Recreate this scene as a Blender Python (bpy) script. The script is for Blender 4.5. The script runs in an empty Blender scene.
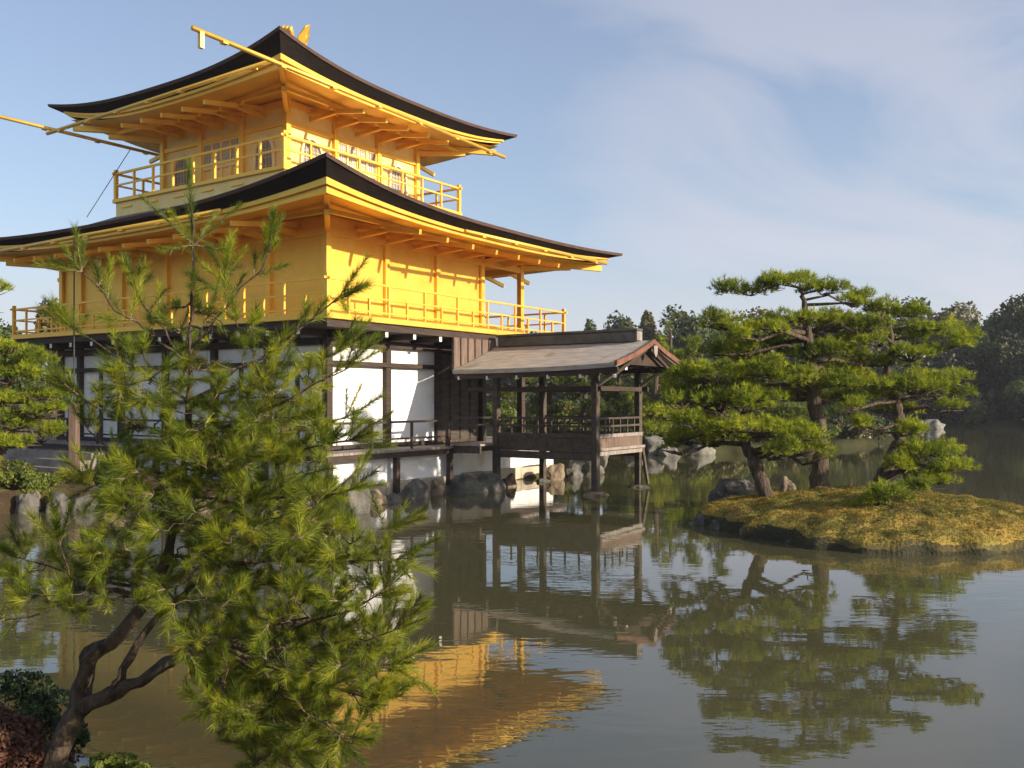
import bpy, bmesh, math, random
import numpy as np
from mathutils import Vector, noise
R = math.radians
random.seed(7); RNG = np.random.default_rng(11)

# ------------------------------------------------------------------ camera, sky, sun
scn = bpy.context.scene
F = 932.0; HY = 400.0; CH = 2.39
cam = bpy.data.cameras.new('camera'); cam_o = bpy.data.objects.new('camera', cam)
scn.collection.objects.link(cam_o); scn.camera = cam_o
cam.sensor_width = 36; cam.lens = F / 1024 * 36; cam.shift_y = 16 / 1024
cam.clip_start = .1; cam.clip_end = 3000
cam_o.location = (0, 0, CH); cam_o.rotation_euler = (R(90), 0, 0)

SUN_AZ = -27.0      # degrees from +X
SUN_EL = 17.0
scn.view_settings.view_transform = 'Standard'; scn.view_settings.look = 'None'
scn.view_settings.exposure = 0.74; scn.view_settings.gamma = 1
scn.view_settings.use_curve_mapping = False

sun = bpy.data.lights.new('sun', 'SUN'); sun.energy = 4.9; sun.angle = R(.6); sun.color = (1, .86, .68)
so = bpy.data.objects.new('sun', sun); scn.collection.objects.link(so)
sd = Vector((math.cos(R(SUN_AZ)) * math.cos(R(SUN_EL)), math.sin(R(SUN_AZ)) * math.cos(R(SUN_EL)), math.sin(R(SUN_EL))))
so.rotation_euler = sd.to_track_quat('Z', 'Y').to_euler(); so.location = (20, -10, 20)

w = bpy.data.worlds.new('World'); scn.world = w; w.use_nodes = True
nt = w.node_tree; nt.nodes.clear()
def N(tree, typ, **kw):
    n = tree.nodes.new(typ)
    for k, v in kw.items():
        if k.startswith('i_'):
            n.inputs[k[2:].replace('_', ' ')].default_value = v
        else: setattr(n, k, v)
    return n
def ramp(tree, pts):
    r = tree.nodes.new('ShaderNodeValToRGB')
    els = r.color_ramp.elements
    while len(els) < len(pts): els.new(.5)
    for e, (p, c) in zip(els, pts):
        e.position = p; e.color = (*c, 1) if len(c) == 3 else c
    return r
L = nt.links.new
out = N(nt, 'ShaderNodeOutputWorld'); bg = N(nt, 'ShaderNodeBackground'); bg.inputs['Strength'].default_value = .112
sky = N(nt, 'ShaderNodeTexSky', sky_type='NISHITA', sun_disc=False)
sky.sun_elevation = R(SUN_EL + 8); sky.sun_rotation = R(90 - SUN_AZ); sky.altitude = 50
sky.air_density = 1.0; sky.dust_density = 2.2; sky.ozone_density = 2.0
tc = N(nt, 'ShaderNodeTexCoord'); sep = N(nt, 'ShaderNodeSeparateXYZ'); L(tc.outputs['Generated'], sep.inputs[0])
mp = N(nt, 'ShaderNodeMapping'); mp.inputs['Scale'].default_value = (1.5, 1.5, 3.6); mp.inputs['Location'].default_value = (.9, .1, .35)
mp.inputs['Rotation'].default_value = (0, R(-18), 0)
L(tc.outputs['Generated'], mp.inputs[0])
cn = N(nt, 'ShaderNodeTexNoise'); cn.inputs['Scale'].default_value = 1.6; cn.inputs['Detail'].default_value = 7; cn.inputs['Roughness'].default_value = .52; cn.inputs['Distortion'].default_value = .8
L(mp.outputs[0], cn.inputs['Vector'])
cr = ramp(nt, [(.34, (0, 0, 0)), (.62, (1, 1, 1))]); cr.color_ramp.interpolation = 'EASE'; L(cn.outputs['Fac'], cr.inputs[0])
# more cloud to the right, haze near the horizon
mx = N(nt, 'ShaderNodeMapRange', interpolation_type='SMOOTHSTEP'); mx.inputs['From Min'].default_value = -.12; mx.inputs['From Max'].default_value = .22
L(sep.outputs['X'], mx.inputs['Value'])
mul = N(nt, 'ShaderNodeMath', operation='MULTIPLY'); L(cr.outputs[0], mul.inputs[0]); L(mx.outputs[0], mul.inputs[1])
mz = N(nt, 'ShaderNodeMapRange', interpolation_type='SMOOTHSTEP'); mz.inputs['From Min'].default_value = .30; mz.inputs['From Max'].default_value = 0.0; mz.inputs['To Max'].default_value = 1.0
L(sep.outputs['Z'], mz.inputs['Value'])
mxx = N(nt, 'ShaderNodeMath', operation='MAXIMUM'); L(mul.outputs[0], mxx.inputs[0]); L(mz.outputs[0], mxx.inputs[1])
sc8 = N(nt, 'ShaderNodeMath', operation='MULTIPLY'); sc8.inputs[1].default_value = .88; lowc = N(nt, 'ShaderNodeMath', operation='MAXIMUM'); lowc.inputs[1].default_value = .34; L(mxx.outputs[0], lowc.inputs[0]); L(lowc.outputs[0], sc8.inputs[0])
mix = N(nt, 'ShaderNodeMixRGB'); L(sc8.outputs[0], mix.inputs[0]); L(sky.outputs[0], mix.inputs[1]); 
zc = N(nt, 'ShaderNodeMapRange'); zc.inputs['From Min'].default_value = 0; zc.inputs['From Max'].default_value = .38; L(sep.outputs['Z'], zc.inputs['Value'])
cc = ramp(nt, [(0, (.98, 1, 1.08)), (.45, (.82, .86, 1.0)), (1, (.66, .71, .88))]); L(zc.outputs[0], cc.inputs[0])
cm = N(nt, 'ShaderNodeVectorMath', operation='SCALE'); cm.inputs['Scale'].default_value = 4.2; L(cc.outputs[0], cm.inputs[0]); L(cm.outputs[0], mix.inputs[2])
L(mix.outputs[0], bg.inputs[0]); L(bg.outputs[0], out.inputs[0])

# ------------------------------------------------------------------ helpers
COL = scn.collection
def pt(px, py, D): return np.array([(px - 512) / F * D, D, CH + (HY - py) / F * D])

def tag(o, label=None, cat=None, group=None, kind=None):
    if label: o['label'] = label
    if cat: o['category'] = cat
    if group: o['group'] = group
    if kind: o['kind'] = kind
    return o
def empty(name, loc=(0, 0, 0), rz=0, **kw):
    o = bpy.data.objects.new(name, None); COL.objects.link(o); o.location = loc; o.rotation_euler = (0, 0, rz)
    o.empty_display_size = .3
    return tag(o, **kw)

class MB:
    def __init__(s): s.v = []; s.f = []
    def add(s, vs, fs):
        b = len(s.v); s.v += [tuple(map(float, p)) for p in vs]; s.f += [tuple(b + i for i in f) for f in fs]; return s
    def box(s, x0, x1, y0, y1, z0, z1):
        if x0 > x1: x0, x1 = x1, x0
        if y0 > y1: y0, y1 = y1, y0
        return s.add([(x0,y0,z0),(x1,y0,z0),(x1,y1,z0),(x0,y1,z0),(x0,y0,z1),(x1,y0,z1),(x1,y1,z1),(x0,y1,z1)],
                     [(0,3,2,1),(4,5,6,7),(0,1,5,4),(1,2,6,5),(2,3,7,6),(3,0,4,7)])
    def bar(s, p, q, wd, h=None):
        h = h or wd; p = Vector(p); q = Vector(q); d = (q - p).normalized()
        sd_ = d.cross(Vector((0, 0, 1)))
        if sd_.length < 1e-3: sd_ = Vector((1, 0, 0))
        sd_.normalize(); up = sd_.cross(d)
        a = sd_ * wd / 2; b = up * h / 2
        vs = [p-a-b, p+a-b, p+a+b, p-a+b, q-a-b, q+a-b, q+a+b, q-a+b]
        return s.add(vs, [(0,1,2,3),(7,6,5,4),(0,4,5,1),(1,5,6,2),(2,6,7,3),(3,7,4,0)])
    def tube(s, pts, rad, n=8, wob=0):
        P = [Vector(p) for p in pts]; m = len(P)
        if not hasattr(rad, '__len__'): rad = [rad] * m
        vs = []; ref = Vector((.13, .97, .21))
        for i, p in enumerate(P):
            d = (P[min(i + 1, m - 1)] - P[max(i - 1, 0)]).normalized()
            a = d.cross(ref)
            if a.length < 1e-2: a = d.cross(Vector((1, 0, 0)))
            a.normalize(); b = d.cross(a)
            for k in range(n):
                t = 2 * math.pi * k / n
                r = rad[i] * (1 + (noise.noise(Vector((p.x * 6 + k * 1.7, p.y * 6, p.z * 6))) * wob if wob else 0))
                vs.append(p + a * math.cos(t) * r + b * math.sin(t) * r)
        fs = [(i*n+k, i*n+(k+1)%n, (i+1)*n+(k+1)%n, (i+1)*n+k) for i in range(m-1) for k in range(n)]
        fs.append(tuple(range(n))[::-1]); fs.append(tuple((m-1)*n + k for k in range(n)))
        return s.add(vs, fs)
    def lathe(s, c, prof, n=12):
        vs = []; m = len(prof)
        for r, z in prof:
            for k in range(n):
                t = 2*math.pi*k/n; vs.append((c[0]+r*math.cos(t), c[1]+r*math.sin(t), c[2]+z))
        fs = [(i*n+k, i*n+(k+1)%n, (i+1)*n+(k+1)%n, (i+1)*n+k) for i in range(m-1) for k in range(n)]
        fs.append(tuple(range(n))[::-1]); fs.append(tuple((m-1)*n + k for k in range(n)))
        return s.add(vs, fs)
    def build(s, name, m, parent=None, smooth=False, bevel=0, **kw):
        me = bpy.data.meshes.new(name); me.from_pydata(s.v, [], s.f); me.materials.append(m); me.update()
        bm = bmesh.new(); bm.from_mesh(me); bmesh.ops.recalc_face_normals(bm, faces=bm.faces); bm.to_mesh(me); bm.free()
        if smooth: me.polygons.foreach_set('use_smooth', [True] * len(me.polygons))
        o = bpy.data.objects.new(name, me); COL.objects.link(o); o.parent = parent
        if bevel:
            b = o.modifiers.new('bevel', 'BEVEL'); b.width = bevel; b.segments = 1; b.limit_method = 'ANGLE'
        return tag(o, **kw)

def soup(name, V, nper, mat_, parent=None, tint=None, **kw):
    """V: (n*nper,3) array, each nper verts one face"""
    n = len(V) // nper
    me = bpy.data.meshes.new(name); me.vertices.add(len(V)); me.vertices.foreach_set('co', V.astype(np.float32).ravel())
    me.loops.add(n * nper); me.loops.foreach_set('vertex_index', np.arange(n * nper, dtype=np.int32))
    me.polygons.add(n); me.polygons.foreach_set('loop_start', np.arange(0, n * nper, nper, dtype=np.int32))
    me.polygons.foreach_set('loop_total', np.full(n, nper, dtype=np.int32))
    me.materials.append(mat_)
    if tint is not None:
        a = me.attributes.new('tint', 'FLOAT', 'FACE'); a.data.foreach_set('value', tint.astype(np.float32))
    me.update(); me.validate()
    o = bpy.data.objects.new(name, me); COL.objects.link(o); o.parent = parent
    return tag(o, **kw)

def unit(a): return a / (np.linalg.norm(a, axis=-1, keepdims=True) + 1e-9)

# ------------------------------------------------------------------ materials
def newmat(name):
    m = bpy.data.materials.new(name); m.use_nodes = True; t = m.node_tree
    return m, t, t.nodes['Principled BSDF']
def surf(name, c1, c2, scale=(3, 3, 3), detail=6, rough=(.6, .85), metal=0, bump=.15, bscale=None, lo=.35, hi=.65, c3=None, spots=None, spec=.4):
    m, t, p = newmat(name); l = t.links.new
    tcn = N(t, 'ShaderNodeTexCoord'); mpn = N(t, 'ShaderNodeMapping'); mpn.inputs['Scale'].default_value = scale
    l(tcn.outputs['Object'], mpn.inputs[0])
    n1 = N(t, 'ShaderNodeTexNoise'); n1.inputs['Scale'].default_value = 1; n1.inputs['Detail'].default_value = detail; n1.inputs['Roughness'].default_value = .6
    l(mpn.outputs[0], n1.inputs['Vector'])
    pts = [(lo, c1), (hi, c2)] if c3 is None else [(lo, c1), ((lo + hi) / 2, c2), (hi, c3)]
    r = ramp(t, pts); l(n1.outputs['Fac'], r.inputs[0]); colout = r.outputs[0]
    if spots:
        n3 = N(t, 'ShaderNodeTexNoise'); n3.inputs['Scale'].default_value = spots[1]; n3.inputs['Detail'].default_value = 5
        l(tcn.outputs['Object'], n3.inputs['Vector'])
        r3 = ramp(t, [(spots[2], (0, 0, 0)), (spots[2] + .1, (1, 1, 1))]); l(n3.outputs['Fac'], r3.inputs[0])
        mm = N(t, 'ShaderNodeMixRGB'); l(r3.outputs[0], mm.inputs[0]); l(colout, mm.inputs[1]); mm.inputs[2].default_value = (*spots[0], 1); colout = mm.outputs[0]
    l(colout, p.inputs['Base Color'])
    mr = N(t, 'ShaderNodeMapRange'); mr.inputs['To Min'].default_value = rough[0]; mr.inputs['To Max'].default_value = rough[1]
    l(n1.outputs['Fac'], mr.inputs['Value']); l(mr.outputs[0], p.inputs['Roughness'])
    p.inputs['Metallic'].default_value = metal; p.inputs['Specular IOR Level'].default_value = spec
    if bump:
        n2 = N(t, 'ShaderNodeTexNoise'); n2.inputs['Scale'].default_value = bscale or 8; n2.inputs['Detail'].default_value = 6
        l(mpn.outputs[0], n2.inputs['Vector'])
        b = N(t, 'ShaderNodeBump'); b.inputs['Strength'].default_value = bump; b.inputs['Distance'].default_value = .05
        l(n2.outputs['Fac'], b.inputs['Height']); l(b.outputs[0], p.inputs['Normal'])
    return m

def gold_mat(name, dull=0):
    m, t, p = newmat(name); l = t.links.new
    tcn = N(t, 'ShaderNodeTexCoord')
    br = N(t, 'ShaderNodeTexVoronoi', distance='CHEBYCHEV'); br.inputs['Scale'].default_value = 8.5; br.inputs['Randomness'].default_value = .25
    l(tcn.outputs['Object'], br.inputs['Vector'])
    n1 = N(t, 'ShaderNodeTexNoise'); n1.inputs['Scale'].default_value = 1.7; n1.inputs['Detail'].default_value = 8; n1.inputs['Roughness'].default_value = .65
    l(tcn.outputs['Object'], n1.inputs['Vector'])
    sx = N(t, 'ShaderNodeSeparateColor'); l(br.outputs['Color'], sx.inputs[0])
    m1 = N(t, 'ShaderNodeMath', operation='MULTIPLY'); m1.inputs[1].default_value = .16; l(sx.outputs[0], m1.inputs[0])
    ad = N(t, 'ShaderNodeMath', operation='ADD'); l(m1.outputs[0], ad.inputs[0]); l(n1.outputs['Fac'], ad.inputs[1])
    r = ramp(t, [(.30, (.78, .45, .055)), (.62, (.84, .51, .08)), (.90, (.88, .56, .115))]); l(ad.outputs[0], r.inputs[0])
    l(r.outputs[0], p.inputs['Base Color'])
    p.inputs['Metallic'].default_value = .66
    mr = N(t, 'ShaderNodeMapRange'); mr.inputs['To Min'].default_value = .34; mr.inputs['To Max'].default_value = .56
    l(n1.outputs['Fac'], mr.inputs['Value']); l(mr.outputs[0], p.inputs['Roughness'])
    b = N(t, 'ShaderNodeBump'); b.inputs['Strength'].default_value = .06; b.inputs['Distance'].default_value = .02
    l(n1.outputs['Fac'], b.inputs['Height']); l(b.outputs[0], p.inputs['Normal'])
    return m

def leaf_mat(name, dark, light, trans=.35, bright=None, rough=.55):
    m = bpy.data.materials.new(name); m.use_nodes = True; t = m.node_tree; t.nodes.clear(); l = t.links.new
    o = N(t, 'ShaderNodeOutputMaterial'); at = N(t, 'ShaderNodeAttribute', attribute_name='tint')
    r = ramp(t, [(0, (.13, .075, .03)), (.05, dark), (.7, light), (1, bright or light)]); l(at.outputs['Fac'], r.inputs[0])
    p = N(t, 'ShaderNodeBsdfPrincipled'); p.inputs['Roughness'].default_value = rough; p.inputs['Specular IOR Level'].default_value = .3
    l(r.outputs[0], p.inputs['Base Color'])
    tr = N(t, 'ShaderNodeBsdfTranslucent'); l(r.outputs[0], tr.inputs[0])
    mxs = N(t, 'ShaderNodeMixShader'); mxs.inputs[0].default_value = trans
    l(p.outputs[0], mxs.inputs[1]); l(tr.outputs[0], mxs.inputs[2]); l(mxs.outputs[0], o.inputs[0])
    return m

M = {}
M['gold'] = gold_mat('gold_leaf')
M['dark_wood'] = surf('dark_wood', (.022, .013, .009), (.06, .036, .024), (2, 2, 14), bump=.2)
M['pav_wood'] = surf('weathered_wood', (.036, .027, .019), (.09, .068, .05), (9, 2, 9), bump=.25)
M['board'] = surf('brown_boards', (.09, .058, .042), (.17, .115, .085), (8, 8, 1.5), bump=.2)
M['red_wood'] = surf('reddish_bargeboard', (.11, .045, .026), (.2, .08, .042), (6, 6, 6), bump=.2, rough=(.5, .7))
M['deck'] = surf('grey_deck_planks', (.16, .135, .115), (.3, .26, .225), (2, 12, 2), bump=.2)
M['plaster'] = surf('white_plaster', (.74, .74, .73), (.84, .835, .82), (1.2, 1.2, 1.2), bump=.03, rough=(.7, .9), spots=((.6, .575, .52), 1.6, .58))
M['white'] = surf('white_paint', (.7, .68, .62), (.82, .8, .75), bump=0)
M['pale_gold'] = surf('pale_gilded_panel', (.78, .56, .17), (.86, .67, .27), (2, 2, 2), bump=.03, rough=(.4, .55), metal=.25)
M['roof_top'] = surf('cypress_shingle_roof', (.12, .105, .095), (.25, .225, .2), (3, 3, 20), bump=.3, spots=((.16, .17, .1), 1.7, .62))
M['pav_roof'] = surf('weathered_shingle', (.31, .285, .245), (.50, .465, .405), (2.2, 9, 9), bump=.4, spots=((.3, .25, .18), 1.4, .6))
M['roof_edge'] = surf('reddish_shingle_edge', (.04, .022, .017), (.10, .052, .036), (3, 3, 40), bump=.3)
M['roof_black'] = surf('black_eave_layers', (.008, .006, .006), (.022, .016, .014), (2, 2, 60), bump=.25, rough=(.7, .9), spec=.12)
M['ridge'] = surf('copper_dark_ridge', (.05, .05, .048), (.1, .11, .1), (3, 3, 3), bump=.1, rough=(.4, .6))
M['stone'] = surf('granite_slab', (.34, .29, .21), (.5, .43, .32), (3, 3, 3), bump=.3)
M['rock'] = surf('mossy_rock', (.035, .034, .03), (.15, .14, .12), (2.2, 2.2, 2.2), bump=.8, bscale=5, rough=(.7, .95), spots=((.10, .11, .035), 1.8, .58))
M['rock_warm'] = surf('brown_rock', (.09, .065, .045), (.27, .205, .135), (2.5, 2.5, 2.5), bump=.8, bscale=5, rough=(.7, .95), spots=((.13, .13, .04), 2.1, .6))
M['rock_far'] = surf('far_rock', (.07, .068, .06), (.24, .225, .195), (1.2, 1.2, 1.2), bump=.8, rough=(.8, .95), spots=((.08, .09, .03), .9, .6))
M['bark'] = surf('pine_bark', (.022, .015, .009), (.08, .056, .036), (14, 14, 4), bump=.9, bscale=2, rough=(.8, .95), c3=(.14, .105, .08), lo=.3, hi=.75)
M['twig'] = surf('pine_twig_bark', (.1, .07, .045), (.25, .18, .12), (20, 20, 20), bump=.3)
M['moss'] = surf('golden_moss', (.12, .12, .02), (.26, .19, .03), (1.3, 1.3, 1.3), c3=(.38, .24, .045), bump=.9, bscale=14, lo=.3, hi=.7, rough=(.85, 1), spots=((.16, .09, .045), 1.1, .62))
M['soil'] = surf('bank_soil', (.05, .034, .02), (.15, .105, .06), (5, 5, 5), bump=.9, rough=(.9, 1), spec=.05, spots=((.12, .13, .03), 1.3, .52))
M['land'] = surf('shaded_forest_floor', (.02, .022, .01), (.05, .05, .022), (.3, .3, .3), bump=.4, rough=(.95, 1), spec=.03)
M['lattice'] = surf('grey_gold_lattice', (.42, .34, .2), (.55, .46, .3), bump=0)
M['paper'] = surf('shoji_paper', (.62, .6, .55), (.72, .7, .64), bump=0)
M['paper_gold'] = surf('cream_window_frame', (.74, .62, .36), (.8, .7, .46), bump=0)
M['window_dark'] = surf('dim_window_paper', (.16, .16, .17), (.26, .26, .26), bump=0)
M['wire'] = surf('dark_wire', (.03, .03, .03), (.06, .055, .05), bump=0)
M['needle_fg'] = leaf_mat('long_pine_needles', (.06, .095, .011), (.235, .285, .02), .45, (.46, .44, .035), .42)
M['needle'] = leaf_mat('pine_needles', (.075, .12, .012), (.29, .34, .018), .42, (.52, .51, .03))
M['needle_old'] = leaf_mat('shaded_pine_needles', (.055, .085, .018), (.14, .18, .025), .35, (.24, .25, .035))  # darker copy of the pine needles, shade put into the colour
M['leaf'] = leaf_mat('broadleaf', (.045, .065, .018), (.09, .12, .03), .3, (.14, .16, .04))
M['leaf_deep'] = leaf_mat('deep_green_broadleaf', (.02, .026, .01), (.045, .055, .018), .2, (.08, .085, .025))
M['leaf_olive'] = leaf_mat('olive_broadleaf', (.085, .08, .025), (.16, .15, .045), .3, (.22, .19, .06))
M['leaf_shrub'] = leaf_mat('shrub_leaves', (.05, .075, .012), (.14, .17, .025), .3, (.26, .24, .04))
M['leaf_red'] = leaf_mat('reddish_shrub', (.05, .022, .014), (.12, .05, .028), .3, (.12, .11, .03))
M['leaf_dark'] = leaf_mat('dark_shrub', (.014, .028, .01), (.035, .06, .016), .25, (.07, .1, .02))

# water
m, t, p = newmat('pond_water'); l = t.links.new
p.inputs['Base Color'].default_value = (.07, .066, .032, 1); p.inputs['Roughness'].default_value = .018
p.inputs['IOR'].default_value = 1.5; p.inputs['Specular IOR Level'].default_value = .72
tcn = N(t, 'ShaderNodeTexCoord')
def wave(scale, rotz, sc, det=3):
    q = N(t, 'ShaderNodeMapping'); q.inputs['Scale'].default_value = scale; q.inputs['Rotation'].default_value = (0, 0, R(rotz)); l(tcn.outputs['Object'], q.inputs[0])
    n = N(t, 'ShaderNodeTexNoise'); n.inputs['Scale'].default_value = sc; n.inputs['Detail'].default_value = det; l(q.outputs[0], n.inputs['Vector']); return n
w1 = wave((.35, 1, 1), 8, 3.2); w2 = wave((.5, 1, 1), -14, 8.5, 2); w3 = wave((1, 1, 1), 0, .22, 3)
pr = ramp(t, [(.42, (.18, .18, .18)), (.62, (1, 1, 1))]); l(w3.outputs['Fac'], pr.inputs[0])
a1 = N(t, 'ShaderNodeMath', operation='MULTIPLY'); a1.inputs[1].default_value = .28; l(w2.outputs['Fac'], a1.inputs[0])
a2 = N(t, 'ShaderNodeMath', operation='ADD'); l(w1.outputs['Fac'], a2.inputs[0]); l(a1.outputs[0], a2.inputs[1])
a3 = N(t, 'ShaderNodeMath', operation='MULTIPLY'); l(a2.outputs[0], a3.inputs[0]); l(pr.outputs[0], a3.inputs[1])
b = N(t, 'ShaderNodeBump'); b.inputs['Strength'].default_value = .32; b.inputs['Distance'].default_value = .012
l(a3.outputs[0], b.inputs['Height']); l(b.outputs[0], p.inputs['Normal'])
M['water'] = m

# ------------------------------------------------------------------ ground, water, land
def sheet(name, x0, x1, y0, y1, z, mat_, n=1):
    o = MB().add([(x0,y0,z),(x1,y0,z),(x1,y1,z),(x0,y1,z)], [(0,1,2,3)]).build(name, mat_); tag(o, kind='structure'); return o
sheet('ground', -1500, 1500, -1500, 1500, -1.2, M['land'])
sheet('pond_water', -160, 180, -60, 118, 0, M['water'])

def blob_land(name, outline, center, zf, mat_, rings=26, n=160, edge=.16, rough=.05, kind='structure', slope=.05):
    """land raised out of the water: outline polygon (smoothed) pulled to centre, zf(x,y,r) gives its height"""
    P = np.array(outline, float); C = np.array(center, float)
    m_ = len(P); ts = np.linspace(0, m_, n, endpoint=False); pts = []
    for tt in ts:
        i = int(tt); f = tt - i
        p0, p1, p2, p3 = P[(i-1) % m_], P[i % m_], P[(i+1) % m_], P[(i+2) % m_]
        pts.append(.5*((2*p1)+(-p0+p2)*f+(2*p0-5*p1+4*p2-p3)*f*f+(-p0+3*p1-3*p2+p3)*f**3))
    pts = np.array(pts); vs = []
    for k, q in enumerate(pts):
        jit = 1 + slope * noise.noise(Vector((q[0]*1.7, q[1]*1.7, 3)))
        pts[k] = C + (q - C) * jit
    rr = [1.01, 1.0, .99] + list(np.linspace(.975, 0.02, rings))
    for j, r in enumerate(rr):
        for q in pts:
            x, y = C + (q - C) * r
            h = -.5 if j == 0 else (-.05 if j == 1 else (edge * .55 if j == 2 else zf(x, y, r)))
            if j > 1: h += rough * noise.noise(Vector((x*2.3, y*2.3, 0))) + rough * .5 * noise.noise(Vector((x*7, y*7, 5)))
            vs.append((x, y, h))
    fs = [(i*n+k, i*n+(k+1)%n, (i+1)*n+(k+1)%n, (i+1)*n+k) for i in range(len(rr)-1) for k in range(n)]
    fs.append(tuple((len(rr)-1)*n+k for k in range(n)))
    mb = MB(); mb.add(vs, fs); o = mb.build(name, mat_, smooth=True); tag(o, kind=kind); return o

# building frame: local x = towards the fishing pavilion, local y = along the sunny face
YAW = R(-34.3); BX, BY = -4.49, 22.7
def loc(x, y, z=0):
    c, s = math.cos(YAW), math.sin(YAW); return (BX + c*x - s*y, BY + s*x + c*y, z)
def inv(X, Y):
    c, s = math.cos(-YAW), math.sin(-YAW); X -= BX; Y -= BY; return (c*X - s*Y, s*X + c*Y)

def isl_z(x, y, r):
    e = min(1, (1 - r) / .05); base = .13 + .08 * e + .42 * (1 - r ** 2) + .05*noise.noise(Vector((x*.8, y*.8, 2)))
    return base
ISL = [(3.6,18.4),(3.9,17.1),(4.3,15.9),(4.9,15.0),(5.6,14.5),(6.4,14.3),(7.2,14.45),(8.1,14.6),(9.2,15.0),(10,16.2),(10.2,18),(9.5,20.3),(7.8,21.3),(5.8,21),(4.3,20)]
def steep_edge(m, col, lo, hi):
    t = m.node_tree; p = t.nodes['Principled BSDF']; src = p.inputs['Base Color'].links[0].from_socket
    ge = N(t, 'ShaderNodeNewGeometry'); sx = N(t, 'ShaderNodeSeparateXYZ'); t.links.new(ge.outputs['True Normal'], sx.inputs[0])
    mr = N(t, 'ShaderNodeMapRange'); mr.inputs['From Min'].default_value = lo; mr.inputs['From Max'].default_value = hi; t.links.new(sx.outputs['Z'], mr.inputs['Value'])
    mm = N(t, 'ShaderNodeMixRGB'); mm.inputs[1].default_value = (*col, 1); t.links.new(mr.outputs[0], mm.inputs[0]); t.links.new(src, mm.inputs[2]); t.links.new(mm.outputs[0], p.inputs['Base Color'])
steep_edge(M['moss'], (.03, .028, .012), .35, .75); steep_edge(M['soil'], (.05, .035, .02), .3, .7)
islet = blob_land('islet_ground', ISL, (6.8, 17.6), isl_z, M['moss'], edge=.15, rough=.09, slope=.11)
def bank_z(x, y, r): return .42 + .05 * math.sin(x)
BANK = [loc(.82,9.4)[:2], loc(.82,5)[:2], loc(.82,1.5)[:2], loc(1.0,-.6)[:2], (-4.0,20.4), (-5.6,20.1), (-8.0,20.3), (-10,20.0), (-11.5,18.6), (-14,17.5), (-20,17), (-28,20), (-34,35), (-22,46), (-10,42), loc(-6,13)[:2], loc(-1.5,10.2)[:2]]
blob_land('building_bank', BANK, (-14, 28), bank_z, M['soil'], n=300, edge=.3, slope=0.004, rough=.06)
def fg_z(x, y, r): return .30 + .1 * (1 - r)
FG = [(-4.4,7.3),(-3.9,6.5),(-3.1,5.9),(-2.4,5.35),(-1.6,4.9),(-.8,4.1),(.5,3.6),(3,3.2),(6,2.5),(6,-4),(-6,-5),(-9,2),(-8,7)]
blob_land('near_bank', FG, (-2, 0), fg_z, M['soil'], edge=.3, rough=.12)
def mid_z(x, y, r): return .35 + .35 * (1 - r)
PEN = [(-3.5,46),(1,42.5),(4,41),(7,40.3),(9,40.8),(13,43),(18,48),(20,53),(16,60),(8,66),(-2,64),(-6,54)]
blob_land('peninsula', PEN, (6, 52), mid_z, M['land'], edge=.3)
ISL2 = [(16,57),(19,56),(22,56.5),(24.5,58),(24,63),(20,65),(16,62)]
blob_land('far_islet', ISL2, (20, 60), mid_z, M['land'], edge=.3, n=80, rings=8)
# far shore: a rising sheet all round the pond
def far_shore():
    mb = MB(); vs = []; n = 120; rings = [(0, -.4), (1.5, .5), (8, 1.2), (30, 3), (90, 6), (400, 9), (1400, 9)]
    for dr, h in rings:
        for k in range(n):
            a = math.pi * (-.25 + 1.5 * k / (n - 1))
            rx = 78 + 8 * math.sin(a * 5) + dr; ry = 97 + 5 * math.sin(a * 7 + 1) + dr
            vs.append((rx * math.cos(a), ry * math.sin(a), h))
    fs = [(i*n+k, i*n+k+1, (i+1)*n+k+1, (i+1)*n+k) for i in range(len(rings)-1) for k in range(n-1)]
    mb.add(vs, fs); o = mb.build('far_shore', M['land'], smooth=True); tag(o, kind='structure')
far_shore()

# ------------------------------------------------------------------ rocks
def rock(c, rx, ry, rz, seed, label, group='rocks along the pond edge', mat_='rock', sharp=.5, rot=None, name='rock'):
    bm = bmesh.new(); bmesh.ops.create_icosphere(bm, subdivisions=4, radius=1)
    rnd = random.Random(seed); planes = []
    for k in range(9):
        d = Vector((rnd.uniform(-1,1), rnd.uniform(-1,1), rnd.uniform(-.3,1))).normalized(); planes.append((d, rnd.uniform(.5,.82)))
    for v in bm.verts:
        p = v.co.copy()
        for d, h in planes:
            e = p.dot(d) - h
            if e > 0: p -= d * e * .95
        p += p.normalized() * (sharp * .45 * noise.noise(p * 1.6 + Vector((seed*3.1,0,0))) + sharp*.22*noise.noise(p*4.5+Vector((0,seed,0))) + sharp*.1*noise.noise(p*11))
        v.co = Vector((p.x*rx, p.y*ry, p.z*rz))
    me = bpy.data.meshes.new(name); bm.to_mesh(me); bm.free(); me.materials.append(M[mat_])
    me.polygons.foreach_set('use_smooth', [True]*len(me.polygons))
    o = bpy.data.objects.new(name, me); COL.objects.link(o); o.location = c; o.rotation_euler = (0, 0, rnd.uniform(0, 6.28) if rot is None else rot)
    return tag(o, label, 'rock', group)

def wl(px, py): # water-line pixel to ground point
    D = CH * F / (py - HY); return ((px - 512) / F * D, D)

# ------------------------------------------------------------------ golden pavilion
W_, D_ = 11.69, 8.5; B = 2.125
g = empty('golden_pavilion', (BX, BY, 0), YAW, label='three storey golden temple pavilion with white plastered ground floor and two curved dark roofs', cat='temple')
gold, dk, wh = M['gold'], M['dark_wood'], M['plaster']
fx = [0] + [-B * k for k in range(1, 6)] + [-W_]          # columns along the shaded face
fy = [0, B, 2*B, 3*B, 4*B]

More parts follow.
